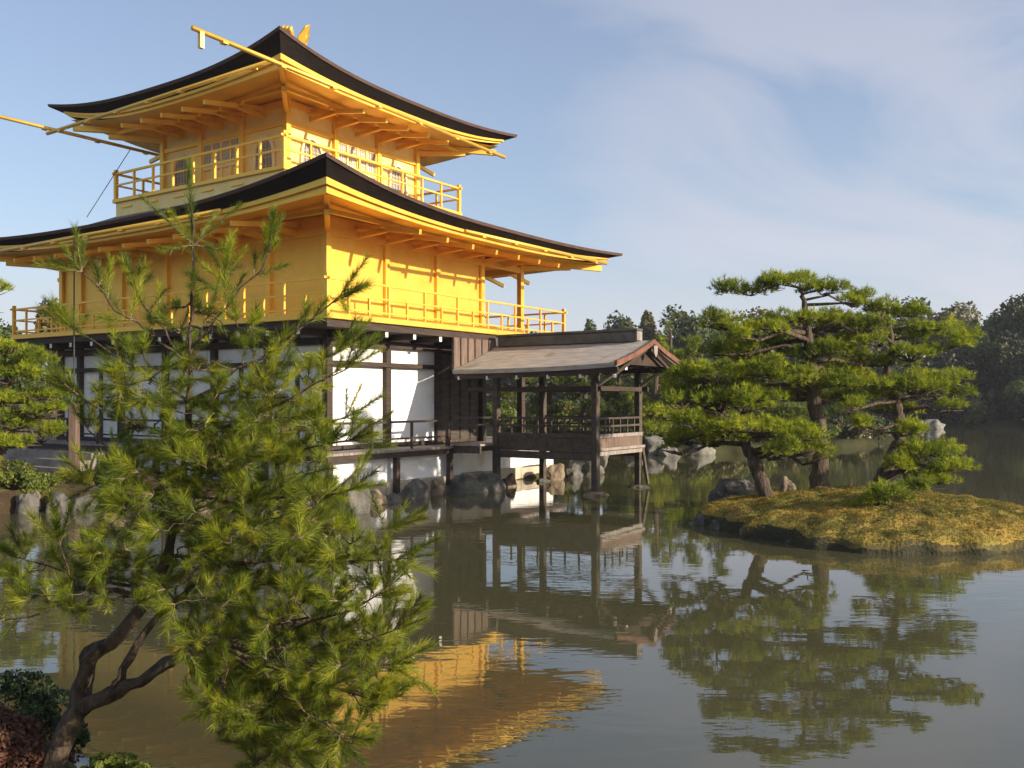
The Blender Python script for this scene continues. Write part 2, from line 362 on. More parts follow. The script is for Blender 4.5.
# stone and plaster foundation
MB().box(-W_-.75, .74, -.74, D_+.75, .3, 1.02).build('foundation', wh, g, bevel=.02)
f2 = MB()
yy = -.86
while yy < D_ + .8:
    ln = random.uniform(.7, 1.3); f2.box(.745, .90, yy, min(yy+ln-.015, D_+.87), -.5, .34 + random.uniform(-.02,.03)); yy += ln
xx = .9
while xx > -W_ - .8:
    ln = random.uniform(.7, 1.3); f2.box(xx, max(xx-ln+.015, -W_-.9), -.90, -.745, -.5, .34 + random.uniform(-.02,.03)); xx -= ln
f2.build('stone_curb', M['stone'], g, bevel=.015)
# ground floor veranda deck (planks), joists, posts
dkm = MB()
def planks_ring(mb, x0, x1, y0, y1, z0, z1, wd):
    # boards running outwards on the two outer strips
    y = y0 - wd
    e = 1.06
    k = y0 - e
    while k < y1 + e - .01:
        mb.box(x1, x1 + e, k, min(k + .17, y1 + e), z0, z1 + random.uniform(-.003, .003)); k += .18
    k = x1
    while k > x0 - e:
        mb.box(k, max(k - .17, x0 - e), y0 - e, y0, z0, z1 + random.uniform(-.003, .003)); k -= .18
    k = x1
    while k > x0:
        mb.box(k, max(k - .17, x0), y1, y1 + e, z0, z1); k -= .18
planks_ring(dkm, -W_, 0, 0, D_, 1.09, 1.15, .18)
dkm.build('veranda_deck', M['deck'], g)
fr = MB(); fr.box(.93, 1.03, -1.0, D_+1.0, .95, 1.086); fr.box(-W_-1, .925, -1.03, -.93, .95, 1.086)
fr.build('veranda_beam', dk, g)
for yv in (-.97, 1.35, 3.5):
    MB().box(.90, 1.04, yv, yv+.14, -.3, .948).build('veranda_post', dk, g, bevel=.01)
for xv in (-1.2, -3.3, -5.5, -7.6, -9.7, -11.8):
    MB().box(xv, xv+.14, -1.05, -.91, .2, .948).build('veranda_post', dk, g, bevel=.01)

# ground floor: plaster bays, beams and columns
for k in range(2):                                                     # sunny face
    MB().box(-.14, -.04, fy[k]+.10, fy[k+1]-.10, 1.15, 4.12).build('plaster_wall', wh, g)
for k in range(len(fx)-1):
    MB().box(fx[k]-.10, fx[k+1]+.10, .04, .14, 1.15, 4.12).build('plaster_wall', wh, g)
MB().box(-W_+.1, -.1, 3*B-.1, 3*B-.02, 1.15, 4.12).build('rear_wall', M['dark_wood'], g)
MB().box(-W_-.04, -W_+.04, .1, 3*B-.1, 1.15, 4.12).build('side_wall', wh, g)
MB().box(-W_+.05, -.05, .15, D_-.1, 1.02, 1.14).build('ground_floor', M['deck'], g)
for yv in fy: MB().box(-.11, .09, yv-.10, yv+.10, 1.15, 4.20).build('column', dk, g, bevel=.012)
for xv in fx[1:]: MB().box(xv-.10, xv+.10, -.09, .11, 1.15, 4.20).build('column', dk, g, bevel=.012)
for xv in fx[1:]: MB().box(xv-.10, xv+.10, D_-.1, D_+.1, 1.15, 4.20).build('column', dk, g)
for xv in (-B*.5, -B*1.5, -B*4.5, -W_+.45):
    MB().box(xv-.05, xv+.05, -.03, .038, 1.2, 3.3).build('stud', dk, g)
for z0, z1, pr_ in ((3.24, 3.36, .125), (3.74, 3.92, .12), (1.15, 1.27, .13), (4.1, 4.26, .15)):
    MB().box(-.02, pr_, -.13, 2*B+.1, z0, z1).build('tie_beam', dk, g, bevel=.008)
    MB().box(-W_-.1, -.14, -pr_, .02, z0+.001, z1+.001).build('tie_beam', dk, g, bevel=.008)
MB().box(-W_-.1, -.14, -.118, .02, 2.28, 2.38).build('tie_beam', dk, g)
MB().box(-.02, .121, 2*B+.1, D_+.1, 3.75, 3.93).build('tie_beam', dk, g)
MB().box(-W_, .1, D_-.1, D_+.12, 3.751, 3.93).build('tie_beam', dk, g)
# timber doors of the two covered bays
for k in (2,):
    for j in range(4):
        y0 = fy[k]+.12+j*.47
        d = MB().box(-.09, -.03, y0, y0+.45, 1.15, 3.7)
        d.box(-.032, -.01, y0+.03, y0+.42, 1.25, 2.3).box(-.032, -.01, y0+.03, y0+.42, 2.4, 3.6)
        d.build('timber_door', M['pav_wood'], g)
# under-balcony brackets, their ends painted white
for yv in [k*B/2 for k in range(0, 9)]:
    b_ = MB().box(-.1, .95, yv-.06, yv+.06, 3.93, 4.08).build('balcony_bracket', dk, g)
    if yv < 2*B+.1: MB().box(.951, .965, yv-.05, yv+.05, 3.945, 4.065).build('white_end', M['white'], b_)
for xv in [-k*B/2 for k in range(0, 12)]:
    b_ = MB().box(xv-.06, xv+.06, -.95, .1, 3.93, 4.08).build('balcony_bracket', dk, g)
    MB().box(xv-.05, xv+.05, -.965, -.951, 3.945, 4.065).build('white_end', M['white'], b_)
e = 1.06
MB().box(-W_-.98, .98, -.98, D_+.98, 4.085, 4.262).build('balcony_joists', dk, g)
MB().box(-W_-e, e, -e, D_+e, 4.265, 4.41).build('balcony_floor', gold, g, bevel=.01)

# veranda handrail
def railing(name, P, z0, ztop, mids, step, mt, parent, th=.05, ends=True, cornerh=.12, closed=False):
    """continuous rails as one mesh, every post a sub-part"""
    root = MB()
    segs = list(zip(P[:-1], P[1:]))
    for (a, b_) in segs:
        d = np.array(b_, float) - np.array(a, float); ln = np.linalg.norm(d); u = d / ln
        a2 = np.array(a) - u * .12; b2 = np.array(b_) + u * .12
        root.bar((a2[0], a2[1], ztop), (b2[0], b2[1], ztop), th*1.15, th)
        for zm in mids:
            root.bar((a[0], a[1], zm), (b_[0], b_[1], zm), th*.8, th*.8)
    r = root.build(name, mt, parent)
    for (a, b_) in segs:
        d = np.array(b_, float) - np.array(a, float); ln = np.linalg.norm(d); n = max(1, round(ln/step))
        for k in range(n):
            q = np.array(a) + d * k / n
            if k == 0: MB().box(q[0]-th*.85, q[0]+th*.85, q[1]-th*.85, q[1]+th*.85, z0, ztop+cornerh).build('corner_post', mt, r)
            else: MB().box(q[0]-th*.5, q[0]+th*.5, q[1]-th*.5, q[1]+th*.5, z0, (ztop if k % 2 == 0 or len(mids) < 2 else mids[0])).build('post', mt, r)
    q = P[-1]; MB().box(q[0]-th*.85, q[0]+th*.85, q[1]-th*.85, q[1]+th*.85, z0, ztop+cornerh).build('corner_post', mt, r)
    return r
railing('veranda_railing', [(1.0, 3.45), (1.0, -1.0), (-W_-1, -1.0)], 1.15, 1.84, [1.42], 1.6, M['dark_wood'], g, th=.055, cornerh=.0)
railing('balcony_railing', [(-W_-.98, D_+.98), (.98, D_+.98), (.98, -.98), (-W_-.98, -.98), (-W_-.98, D_+.98)], 4.41, 5.20, [4.86, 4.52], .72, gold, g, th=.052)

# second floor
Z2 = 4.41
MB().box(-.13, -.04, .1, 3*B-.1, Z2, 6.95).build('gilded_wall', gold, g)
MB().box(-W_+.1, -.1, .04, .13, Z2, 6.95).build('gilded_wall', gold, g)
MB().box(-W_-.04, -W_+.04, .1, 3*B-.1, Z2, 6.95).build('gilded_wall', gold, g)
MB().box(-W_+.1, -.1, 3*B-.1, 3*B, Z2, 6.95).build('gilded_wall', gold, g)
for yv in fy: MB().box(-.12, .05, yv-.085, yv+.085, Z2, 6.9).build('gilded_column', gold, g, bevel=.01)
for xv in fx[1:]: MB().box(xv-.085, xv+.085, -.05, .12, Z2, 6.9).build('gilded_column', gold, g, bevel=.01)
for xv in (fx[1], fx[3], fx[5], fx[6]): MB().box(xv-.085, xv+.085, D_-.1, D_+.07, Z2, 6.9).build('gilded_column', gold, g)
for z0, z1 in ((4.43, 4.6), (6.42, 6.6)):
    MB().box(-.03, .035, .09, D_-.1, z0, z1).build('gilded_beam', gold, g)
    MB().box(-W_+.1, -.13, -.035, .03, z0, z1).build('gilded_beam', gold, g)
MB().box(-W_, -.12, D_-.07, D_+.04, 6.42, 6.6).build('gilded_beam', gold, g)

def roof(x0, x1, y0, y1, ix0, ix1, iy0, iy1, zmid, ztop, lifts, thick, wallrect, zwall, prefix):
    """curved hipped roof. lifts: corner heights above zmid in order (x1,y0) near, (x1,y1), (x0,y1), (x0,y0). zmid per side list."""
    n = 28; cor = [(x1, y0), (x1, y1), (x0, y1), (x0, y0)]; icor = [(ix1, iy0), (ix1, iy1), (ix0, iy1), (ix0, iy0)]
    wx0, wx1, wy0, wy1 = wallrect; wcor = [(wx1, wy0), (wx1, wy1), (wx0, wy1), (wx0, wy0)]
    def side(c, k, u):
        a, b_ = c[k], c[(k+1) % 4]; return (a[0]*(1-u)+b_[0]*u, a[1]*(1-u)+b_[1]*u)
    def lift(k, u):
        # sharp upward sweep close to the corners
        la, lb = lifts[k], lifts[(k+1) % 4]
        return la * max(0, 1-2*u)**2.6 + lb * max(0, 2*u-1)**2.6
    def ring(inset, dz, cfac=1.0):
        vs = []
        for k in range(4):
            for i in range(n):
                u = i / n; p_ = side(cor, k, u); q = side(wcor, k, u)
                full = math.hypot(cor[k][0]-wcor[k][0], cor[k][1]-wcor[k][1]) / math.sqrt(2)
                f = inset / full
                # slight outward flare towards corners
                fl = 1 + .05 * abs(2*u-1)**4
                x = q[0] + (p_[0]-q[0]) * (1-f) * fl; y = q[1] + (p_[1]-q[1]) * (1-f) * fl
                vs.append((x, y, zmid[k] + lift(k, u)*cfac + dz*(1 + ((.8 if (k == 0 and u < .5) or (k == 3 and u > .5) else -.3)*abs(2*u-1)**3 if dz < -.15 else 0))))
        # blend mid heights at corners
        return vs
    m_ = 4 * n
    def blendz(vs):
        # smooth step of differing side heights around the corners
        zs = [v[2] for v in vs]; return vs
    def strip(rings_, closed=False):
        vs = [p_ for r_ in rings_ for p_ in r_]
        fs = [(j*m_+i, j*m_+(i+1) % m_, (j+1)*m_+(i+1) % m_, (j+1)*m_+i) for j in range(len(rings_)-1) for i in range(m_)]
        return vs, fs
    # top surface
    rs = []
    lip = .08
    K = 9
    for j in range(K+1):
        f = j / K; gz = .42*f + .58*f*f; vs = []
        for k in range(4):
            for i in range(n):
                u = i/n; a = side(cor, k, u); b_ = side(icor, k, u); fl = 1 + .05 * abs(2*u-1)**4 * (1-f)
                q = side(wcor, k, u)
                ax = q[0]+(a[0]-q[0])*fl; ay = q[1]+(a[1]-q[1])*fl
                ze = zmid[k] + lift(k, u)*(1-f)**1.5
                vs.append((ax*(1-f)+b_[0]*f, ay*(1-f)+b_[1]*f, ze*(1-gz)+ztop*gz + .0))
        rs.append(vs)
    vs, fs = strip(rs); fs.append(tuple(K*m_+i for i in range(m_)))
    MB().add(vs, fs).build('roof_surface', M['roof_top'], g, smooth=True)
    r0 = ring(0, 0); r1 = ring(.02, -lip); r1b = ring(.3, -lip)
    vs, fs = strip([r0, r1, r1b]); MB().add(vs, fs).build('roof_edge', M['roof_edge'], g)
    a0 = ring(.05, -lip-.002); a1 = ring(.30, -thick); a2 = ring(.5, -thick)
    vs, fs = strip([a0, a1, a2]); MB().add(vs, fs).build('eave_layers', M['roof_black'], g)
    # gilded fascia
    b0 = ring(.31, -thick-.002); b1 = ring(.31, -thick-.075, .97); b2 = ring(.39, -thick-.075, .97); b3 = ring(.39, -thick-.16, .94); b4 = ring(.47, -thick-.16, .94)
    vs, fs = strip([b0, b1, b2, b3, b4]); MB().add(vs, fs).build('gilded_fascia', gold, g)
    # soffit, sloping up to the wall
    rs = []; fullw = abs(x1 - wx1)
    for j in range(6):
        f = j/5; ins = .44 + (fullw-.44)*f; vv = ring(ins, 0, (1-f)**1.3*.96)
        rs.append([(v[0], v[1], (v[2]-thick-.15)*(1-f) + (zwall)*f if True else 0) for v in vv])
    vs, fs = strip(rs); MB().add(vs, fs).build('soffit', gold, g, smooth=True)
    return lift

def arms(lift, x0, x1, y0, y1, wallrect, zmid, thick, zw, step, sizes=(.085, .12)):
    """bracket arms carrying the eaves, with small blocks and a purlin"""
    wx0, wx1, wy0, wy1 = wallrect
    cor = [(x1, y0), (x1, y1), (x0, y1), (x0, y0)]; wc = [(wx1, wy0), (wx1, wy1), (wx0, wy1), (wx0, wy0)]
    for k in range(4):
        L_ = math.hypot(cor[k][0]-cor[(k+1)%4][0], cor[k][1]-cor[(k+1)%4][1])
        wl_ = math.hypot(wc[k][0]-wc[(k+1)%4][0], wc[k][1]-wc[(k+1)%4][1])
        n = round(wl_ / step)
        for i in range(0, n+1):
            if i == n: continue
            uw = i / n; off = (L_-wl_)/2; u = (off + uw*wl_) / L_
            a = np.array(wc[k])*(1-uw) + np.array(wc[(k+1)%4])*uw
            o_ = np.array(cor[k])*(1-u) + np.array(cor[(k+1)%4])*u
            if i == 0:
                # corner: diagonal beam
                q = np.array(wc[k]) + (np.array(cor[k])-np.array(wc[k]))*.82
                zc = zw*.18 + (zmid[k] + lift(k, 0)*.85 - thick - .2)*.82 - .07
                c_ = MB(); c_.bar((a[0], a[1], zw-.12), (q[0], q[1], zc), .13, .17); c_.build('corner_beam', gold, g)
                q2 = np.array(wc[k]) + (np.array(cor[k])-np.array(wc[k]))*.5
                MB().bar((a[0], a[1], zw-.35), (q2[0], q2[1], zw-.28), .12, .15).build('corner_bracket', gold, g)
                continue
            q = a + (o_-a)*.9
            zc = zmid[k] + lift(k, u)*.9 - thick - .37
            c_ = MB(); c_.bar((a[0], a[1], zw-.15), (q[0], q[1], zc), *sizes)
            q2 = a + (o_-a)*.42; c_.bar((a[0], a[1], zw-.38), (q2[0], q2[1], zw-.33), sizes[0], sizes[1])
            u_ = (o_-a)/np.linalg.norm(o_-a); t_ = np.array([-u_[1], u_[0]])
            s0 = q2 - t_*.22; s1 = q2 + t_*.22; c_.bar((s0[0], s0[1], zw-.25), (s1[0], s1[1], zw-.25), .08, .1)
            c_.build('bracket_arm', gold, g)
        # purlin
        for fr_, zz in ((.42, -.20),):
            A = np.array(wc[k])+(np.array(cor[k])-np.array(wc[k]))*fr_; Bq = np.array(wc[(k+1)%4])+(np.array(cor[(k+1)%4])-np.array(wc[(k+1)%4]))*fr_
            MB().bar((A[0], A[1], zw+zz+.02), (Bq[0], Bq[1], zw+zz+.02), .09, .1).build('purlin', gold, g)

E1 = 2.27
zm1 = [6.98, 7.0, 7.05, 7.06]; lf1 = (.55, .16, .3, .34)
zm1 = [7.0]*4
l1 = roof(-W_-E1, E1, -E1, D_+E1, -W_/2-3.6, -2.2, 4.25-3.5, 4.25+3.5, zm1, 8.12, lf1, .22, (-W_, 0, 0, D_), 6.92, 'lower')
arms(l1, -W_-E1, E1, -E1, D_+E1, (-W_, 0, 0, D_), zm1, .27, 6.92, B/2)
# third floor
A3 = 5.51; X1 = -3.09; X0 = X1-A3; Y0 = 1.49; Y1 = Y0+A3; Z3 = 8.52
MB().box(X0-.98, X1+.98, Y0-.98, Y1+.98, 7.9, 8.40).build('balcony_base', M['pale_gold'], g)
MB().box(X0-e, X1+e, Y0-e, Y1+e, 8.405, Z3).build('upper_balcony_floor', gold, g, bevel=.01)
for yv in np.linspace(Y0-.4, Y1+.4, 6): MB().box(X1+.982, X1+1.02, yv-.25, yv+.25, 8.22, 8.27).build('base_bracket', gold, g)
for xv in np.linspace(X0-.4, X1+.4, 6): MB().box(xv-.25, xv+.25, Y0-1.02, Y0-.982, 8.22, 8.27).build('base_bracket', gold, g)
railing('upper_railing', [(X0-.98, Y1+.98), (X1+.98, Y1+.98), (X1+.98, Y0-.98), (X0-.98, Y0-.98), (X0-.98, Y1+.98)], Z3, 9.3, [8.95], .95, gold, g, th=.06)
for k in range(3):
    b3 = A3/3
    MB().box(X1-.1, X1-.03, Y0+k*b3+.08, Y0+(k+1)*b3-.08, Z3, 11.0).build('gilded_wall', M['pale_gold'], g)
    MB().box(X1-k*b3-.08, X1-(k+1)*b3+.08, Y0+.03, Y0+.1, Z3, 11.0).build('gilded_wall', M['pale_gold'], g)
    MB().box(X0+.03, X0+.1, Y0+k*b3+.08, Y0+(k+1)*b3-.08, Z3, 11.0).build('gilded_wall', M['pale_gold'], g)
    MB().box(X1-k*b3-.08, X1-(k+1)*b3+.08, Y1-.1, Y1-.03, Z3, 11.0).build('gilded_wall', M['pale_gold'], g)
for i in range(4):
    for j in range(4):
        if i in (0, 3) or j in (0, 3):
            x = X1-i*A3/3; y = Y0+j*A3/3
            MB().box(x-.085, x+.085, y-.085, y+.085, Z3, 10.95).build('gilded_column', gold, g, bevel=.01)
for z0, z1 in ((8.56, 8.68), (9.98, 10.1), (10.5, 10.66)):
    MB().box(X1-.03, X1+.05, Y0+.09, Y1-.09, z0, z1).build('gilded_beam', gold, g)
    MB().box(X0+.09, X1-.09, Y0-.05, Y0+.03, z0, z1).build('gilded_beam', gold, g)
zm2 = [10.93]*4; lf2 = (.46, .24, .34, .40); E2 = 2.25
l2 = roof(X0-E2, X1+E2, Y0-E2, Y1+E2, (X0+X1)/2-.25, (X0+X1)/2+.25, (Y0+Y1)/2-.25, (Y0+Y1)/2+.25, zm2, 13.12, lf2, .27, (X0, X1, Y0, Y1), 10.72, 'upper')
arms(l2, X0-E2, X1+E2, Y0-E2, Y1+E2, (X0, X1, Y0, Y1), zm2, .36, 10.72, A3/6)

# windows and doors of the third floor; mp_(u, z, n) maps face coordinates
def faceW(u, z, n): return (X1+n, Y0+u, z)
def faceN(u, z, n): return (X1-u, Y0-n, z)
def bell(mp_, cu):
    hw = .36; z0 = 8.74; zs = 9.42; outl = []
    half = [(hw*1.08, z0), (hw*1.0, zs-.25), (hw*.96, zs), (hw*.80, zs+.16), (hw*.5, zs+.27), (hw*.2, zs+.315), (0, zs+.34)]
    prof = half + [(-u, z) for u, z in half[::-1][1:]]
    n = len(prof)
    def ring_(sc, d): return [mp_(cu+u*sc, z0+(z-z0)*(1+(sc-1)*.6)+(-.05*(sc>1)), d) for u, z in prof]
    a = ring_(1.18, -.02); b_ = ring_(1.18, .05); c_ = ring_(1, .05); d_ = ring_(1, -.02)
    fs = []
    for i in range(n):
        j = (i+1) % n; fs += [(i, j, n+j, n+i), (n+i, n+j, 2*n+j, 2*n+i), (2*n+i, 2*n+j, 3*n+j, 3*n+i)]
    fr_ = MB().add(a+b_+c_+d_, fs).build('window_frame', M['paper_gold'], g)
    MB().add([mp_(cu+u*1.02, z, -.012) for u, z in prof], [tuple(range(n))]).build('pane', M['window_dark'], fr_)
    lt = MB()
    for q in (-.2, -.07, .07, .2): lt.bar(mp_(cu+q, z0, .0), mp_(cu+q, zs+.22, .0), .025, .025)
    for z in (8.95, 9.2, 9.42): lt.bar(mp_(cu-hw*.95, z, .0), mp_(cu+hw*.95, z, .0), .025, .025)
    lt.build('lattice', M['lattice'], fr_)
def doors(mp_, cu):
    hw = .82
    fr_ = MB(); 
    for q in (-hw, -hw/2, 0, hw/2, hw): fr_.bar(mp_(cu+q, 8.7, .0), mp_(cu+q, 9.97, .0), .06, .06)
    for z in (8.72, 9.2, 9.25, 9.95): fr_.bar(mp_(cu-hw, z, .0), mp_(cu+hw, z, .0), .05, .05)
    f_ = fr_.build('lattice_door', M['pale_gold'], g)
    MB().add([mp_(cu-hw, 9.25, -.022), mp_(cu+hw, 9.25, -.022), mp_(cu+hw, 9.95, -.022), mp_(cu-hw, 9.95, -.022)], [(0,1,2,3)]).build('pane', M['paper'], f_)
    lt = MB()
    for k in range(17): lt.bar(mp_(cu-hw+.05+k*.095, 9.27, -.005), mp_(cu-hw+.05+k*.095, 9.93, -.005), .018, .018)
    for k in range(6): lt.bar(mp_(cu-hw, 9.33+k*.11, -.005), mp_(cu+hw, 9.33+k*.11, -.005), .016, .016)
    lt.build('lattice', M['lattice'], f_)
for f_ in (faceW, faceN):
    bell(f_, A3/6); bell(f_, A3*5/6); doors(f_, A3/2)

# gutters
def gutter(a, b_, hooks=5):
    mb = MB().tube([a, b_], .055, 8); o = mb.build('rain_gutter', gold, g, smooth=True)
    A = np.array(a); Bq = np.array(b_)
    for k in range(hooks):
        q = A + (Bq-A)*(k+.5)/hooks
        MB().box(q[0]-.07, q[0]+.07, q[1]-.07, q[1]+.07, q[2]-.075, q[2]-.03).build('gutter_hanger', gold, o)
    return o
gr = gutter((X1+2.4, -3.38, 10.50), (X1+2.4, 8.55, 10.24), 7)
MB().bar((X1+2.4, -3.15, 10.5), (X1+2.4, -3.15, 10.12), .1).build('spout', M['pale_gold'], gr)
gutter((X0-2.4, -3.5, 10.60), (X0-2.4, 8.5, 10.66), 7)
gutter((-.9, Y0-2.4, 10.58), (X0-2.3, Y0-2.4, 10.42), 7)
gutter((2.38, 2.4, 6.62), (2.38, 9.75, 6.70), 5)
gutter((-1.0, -2.38, 6.72), (-W_-1.6, -2.38, 6.66), 8)
MB().tube([(-6.9, -2.42, 6.7), (-6.9, -2.42, .5)], .018, 6).build('rain_chain', M['wire'], g)
mb = MB().tube([(*inv(*pt(130, 150, 29.5)[:2]), pt(130, 150, 29.5)[2]), (*inv(*pt(87, 217, 24.9)[:2]), pt(87, 217, 24.9)[2])], .012, 5); mb.build('stay_wire', M['wire'], g)
MB().box(-W_/2-2.75-.2+2.75, -W_/2+.2, 4.15, 4.75, 12.96, 13.10).build('roof_finial_base', gold, g, bevel=.03)

# phoenix on the roof
ph = empty('phoenix_statue', loc(-W_/2, 4.47, 13.10), YAW, label='gilded phoenix with raised wings on the peak of the top roof', cat='statue')
b_ = MB()
b_.tube([(0,-.05,.0),(0,-.05,.22),(0,-.06,.34)], [.02,.018,.03], 6); b_.tube([(.07,-.05,.0),(.07,-.05,.2),(.03,-.04,.34)], [.02,.018,.03], 6)
b_.tube([(0,-.34,.48),(0,-.2,.42),(0,0,.42),(0,.15,.50),(0,.22,.62),(0,.2,.74),(0,.24,.82),(0,.33,.82),(0,.40,.79)], [.04,.10,.14,.12,.07,.05,.06,.04,.008], 10)
b_.build('body', gold, ph, smooth=True)
for s_ in (-1, 1):
    wv = [(.05*s_,.1,.46),(.22*s_,.14,.66),(.34*s_,.06,.98),(.30*s_,-.04,.94),(.30*s_,-.1,.84),(.24*s_,-.14,.76),(.18*s_,-.2,.62),(.06*s_,-.14,.46)]
    MB().add([(x, y, z) for x, y, z in wv]+[(x+.03*s_, y, z-.01) for x, y, z in wv], [tuple(range(8)), tuple(range(15,7,-1))]+[(i,(i+1)%8,8+(i+1)%8,8+i) for i in range(8)]).build('wing', gold, ph)
for k in range(5):
    a = (k-2)*.16
    MB().tube([(a*.3,-.3,.48),(a*.6,-.42,.56),(a*.8,-.52,.66),(a*.9,-.55,.78-abs(k-2)*.04),(a*.95,-.5,.86-abs(k-2)*.05)], [.04,.07,.08,.06,.02], 6).build('tail_feather', gold, ph, smooth=True)

ph.scale = (1.2, 1.2, 1.2)
# receiving post beside the rain chain
pp = loc(-6.9, -2.42)
tag(MB().box(pp[0]-.11, pp[0]+.11, pp[1]-.11, pp[1]+.11, .3, 2.35).build('wooden_post', M['board'], bevel=.02), 'weathered upright post standing on the bank before the shaded white wall', 'post')
# low boarded steps left of the shaded face
st = MB()
for k in range(3): st.box(-W_-.5, -7.6, -1.5-k*.35, -1.13-k*.35, .3, .92-.2*k)
o = st.build('timber_steps', M['deck'], g)

# ------------------------------------------------------------------ fishing pavilion
fp = empty('fishing_pavilion', (BX, BY, 0), YAW, label='small open wooden fishing pavilion on posts in the water with a weathered gabled roof', cat='pavilion')
pw = M['pav_wood']; RS = 5.55; HWS = {-1: 2.0, 1: 1.55}
o0, o1 = 1.07, 6.0; n = 10
def rz_(f): # roof height from ridge (0) to eave (1), concave
    return 3.92 - .72*f*(1.28-.28*f)
nseg = 14
for sg in (-1, 1):
    HW = HWS[sg]; FM = HW/2.0
    top = []; bot = []
    K = 10
    for i in range(nseg+1):
        x = o0 + (o1-o0)*i/nseg; sw = .10*(i/nseg)**3
        for j in range(K+1):
            f = j/K; top.append((x, RS+sg*HW*f, rz_(f*FM)+sw*f)); bot.append((x, RS+sg*(HW*f-.03*f), rz_(f*FM)+sw*f-.11))
    m0 = len(top); fs = []
    for i in range(nseg):
        for j in range(K):
            a = i*(K+1)+j; b_ = a+K+1; fs += [(a, a+1, b_+1, b_), (m0+a, m0+b_, m0+b_+1, m0+a+1)]
    for i in range(nseg): a = i*(K+1)+K; b_ = a+K+1; fs.append((a, m0+a, m0+b_, b_))
    for j in range(K): a = nseg*(K+1)+j; fs.append((a, a+1, m0+a+1, m0+a)); a = j; fs.append((a, m0+a, m0+a+1, a+1))
    MB().add(top+bot, fs).build('roof_slope', M['pav_roof'], fp, smooth=False)
    # under-eave fascia, rafters with white ends
    ed = MB()
    for i in range(nseg):
        x = o0+(o1-o0)*i/nseg; x2 = o0+(o1-o0)*(i+1)/nseg
        z = rz_(FM)+.10*(i/nseg)**3-.175; z2 = rz_(FM)+.10*((i+1)/nseg)**3-.175
        ed.bar((x, RS+sg*(HW-.14), z), (x2, RS+sg*(HW-.14), z2), .07, .13)
    ed.build('eave_board', M['dark_wood'], fp)
    for k in range(11):
        x = 1.2+k*.47; r_ = MB().bar((x, RS+sg*.1, 3.70), (x, RS+sg*(HW-.18), rz_(FM)-.18), .06, .08).build('rafter', M['dark_wood'], fp)
        if k % 2 == 0: MB().box(x-.025, x+.025, RS+sg*(HW-.19), RS+sg*(HW-.10), rz_(FM)-.27, rz_(FM)-.18).build('white_end', M['white'], r_)
    # bargeboards on the gable end
    mbb = MB(); pts_ = []
    for j in range(9):
        f = j/8*1.0; pts_.append((RS+sg*(HW+.05)*f, rz_(f*FM)+.03+.10*f))
    vs = []
    for y, z in pts_: vs += [(o1+.003, y, z), (o1+.07, y, z), (o1+.07, y, z-.125), (o1+.003, y, z-.125)]
    fs = [(0,1,2,3), (32,35,34,33)]
    for j in range(8):
        for q in range(4): fs.append((j*4+q, j*4+(q+1)%4, (j+1)*4+(q+1)%4, (j+1)*4+q))
    mbb.add(vs, fs).build('bargeboard', M['red_wood'], fp)
# ridge
rb = MB().box(1.25, 5.6, RS-.13, RS+.13, 3.90, 4.17).box(1.2, 5.66, RS-.17, RS+.17, 4.172, 4.24).build('ridge_cap', M['ridge'], fp, bevel=.015)
MB().box(1.195, 1.245, RS-.14, RS+.14, 3.93, 4.165).build('ridge_end', M['white'], rb)
MB().box(5.605, 5.65, RS-.14, RS+.14, 3.93, 4.165).build('ridge_end', M['deck'], rb)

# gable infill and pendant
MB().add([(5.75,RS-1.3,3.28),(5.75,RS+1.3,3.28),(5.75,RS,3.82),(5.70,RS-1.3,3.28),(5.70,RS+1.3,3.28),(5.70,RS,3.82)], [(0,1,2),(5,4,3),(0,3,4,1),(1,4,5,2),(2,5,3,0)]).build('gable_panel', M['dark_wood'], fp)
MB().add([(6.08,RS-.12,3.78),(6.08,RS+.12,3.78),(6.08,RS+.09,3.58),(6.08,RS,3.48),(6.08,RS-.09,3.58),(6.11,RS-.12,3.78),(6.11,RS+.12,3.78),(6.11,RS+.09,3.58),(6.11,RS,3.48),(6.11,RS-.09,3.58)],
   [(0,1,2,3,4),(9,8,7,6,5)]+[(i,(i+1)%5,5+(i+1)%5,5+i) for i in range(5)]).build('gable_pendant', M['deck'], fp)
HW = 2.0
# vertical boards between the roof and the balcony
for k in range(6):
    y0 = RS-HW+.05+k*.325; f = (RS-(y0+.16))/HW
    MB().add([(1.02,y0,rz_(min(1,(RS-y0)/HW))+.01),(1.02,y0+.30,rz_((RS-y0-.30)/HW)+.01),(1.02,y0+.30,4.08),(1.02,y0,4.08),
              (1.075,y0,rz_(min(1,(RS-y0)/HW))+.01),(1.075,y0+.30,rz_((RS-y0-.30)/HW)+.01),(1.075,y0+.30,4.08),(1.075,y0,4.08)],
             [(0,1,2,3),(7,6,5,4),(0,4,5,1),(1,5,6,2),(2,6,7,3),(3,7,4,0)]).build('wall_board', M['board'], fp)
    MB().bar((1.09,y0-.012,rz_(min(1,(RS-y0)/HW))+.03),(1.09,y0-.012,4.08),.03,.035).build('batten', M['pav_wood'], fp)
MB().box(1.02,1.07,RS,RS+1.6,3.4,4.08).build('wall_board', M['board'], fp)
# posts
YN, YF = 4.25, 6.86
for (x, y, z0) in ((5.07,YN,.06),(2.03,YN,.1),(4.95,YF,.05),(1.85,YF,.05)):
    MB().box(x-.085, x+.085, y-.085, y+.085, z0, 3.12).build('post', pw, fp, bevel=.015)
MB().bar((5.22, YF+.05, .1), (5.02, YF+.1, 1.1), .07).build('brace', pw, fp)
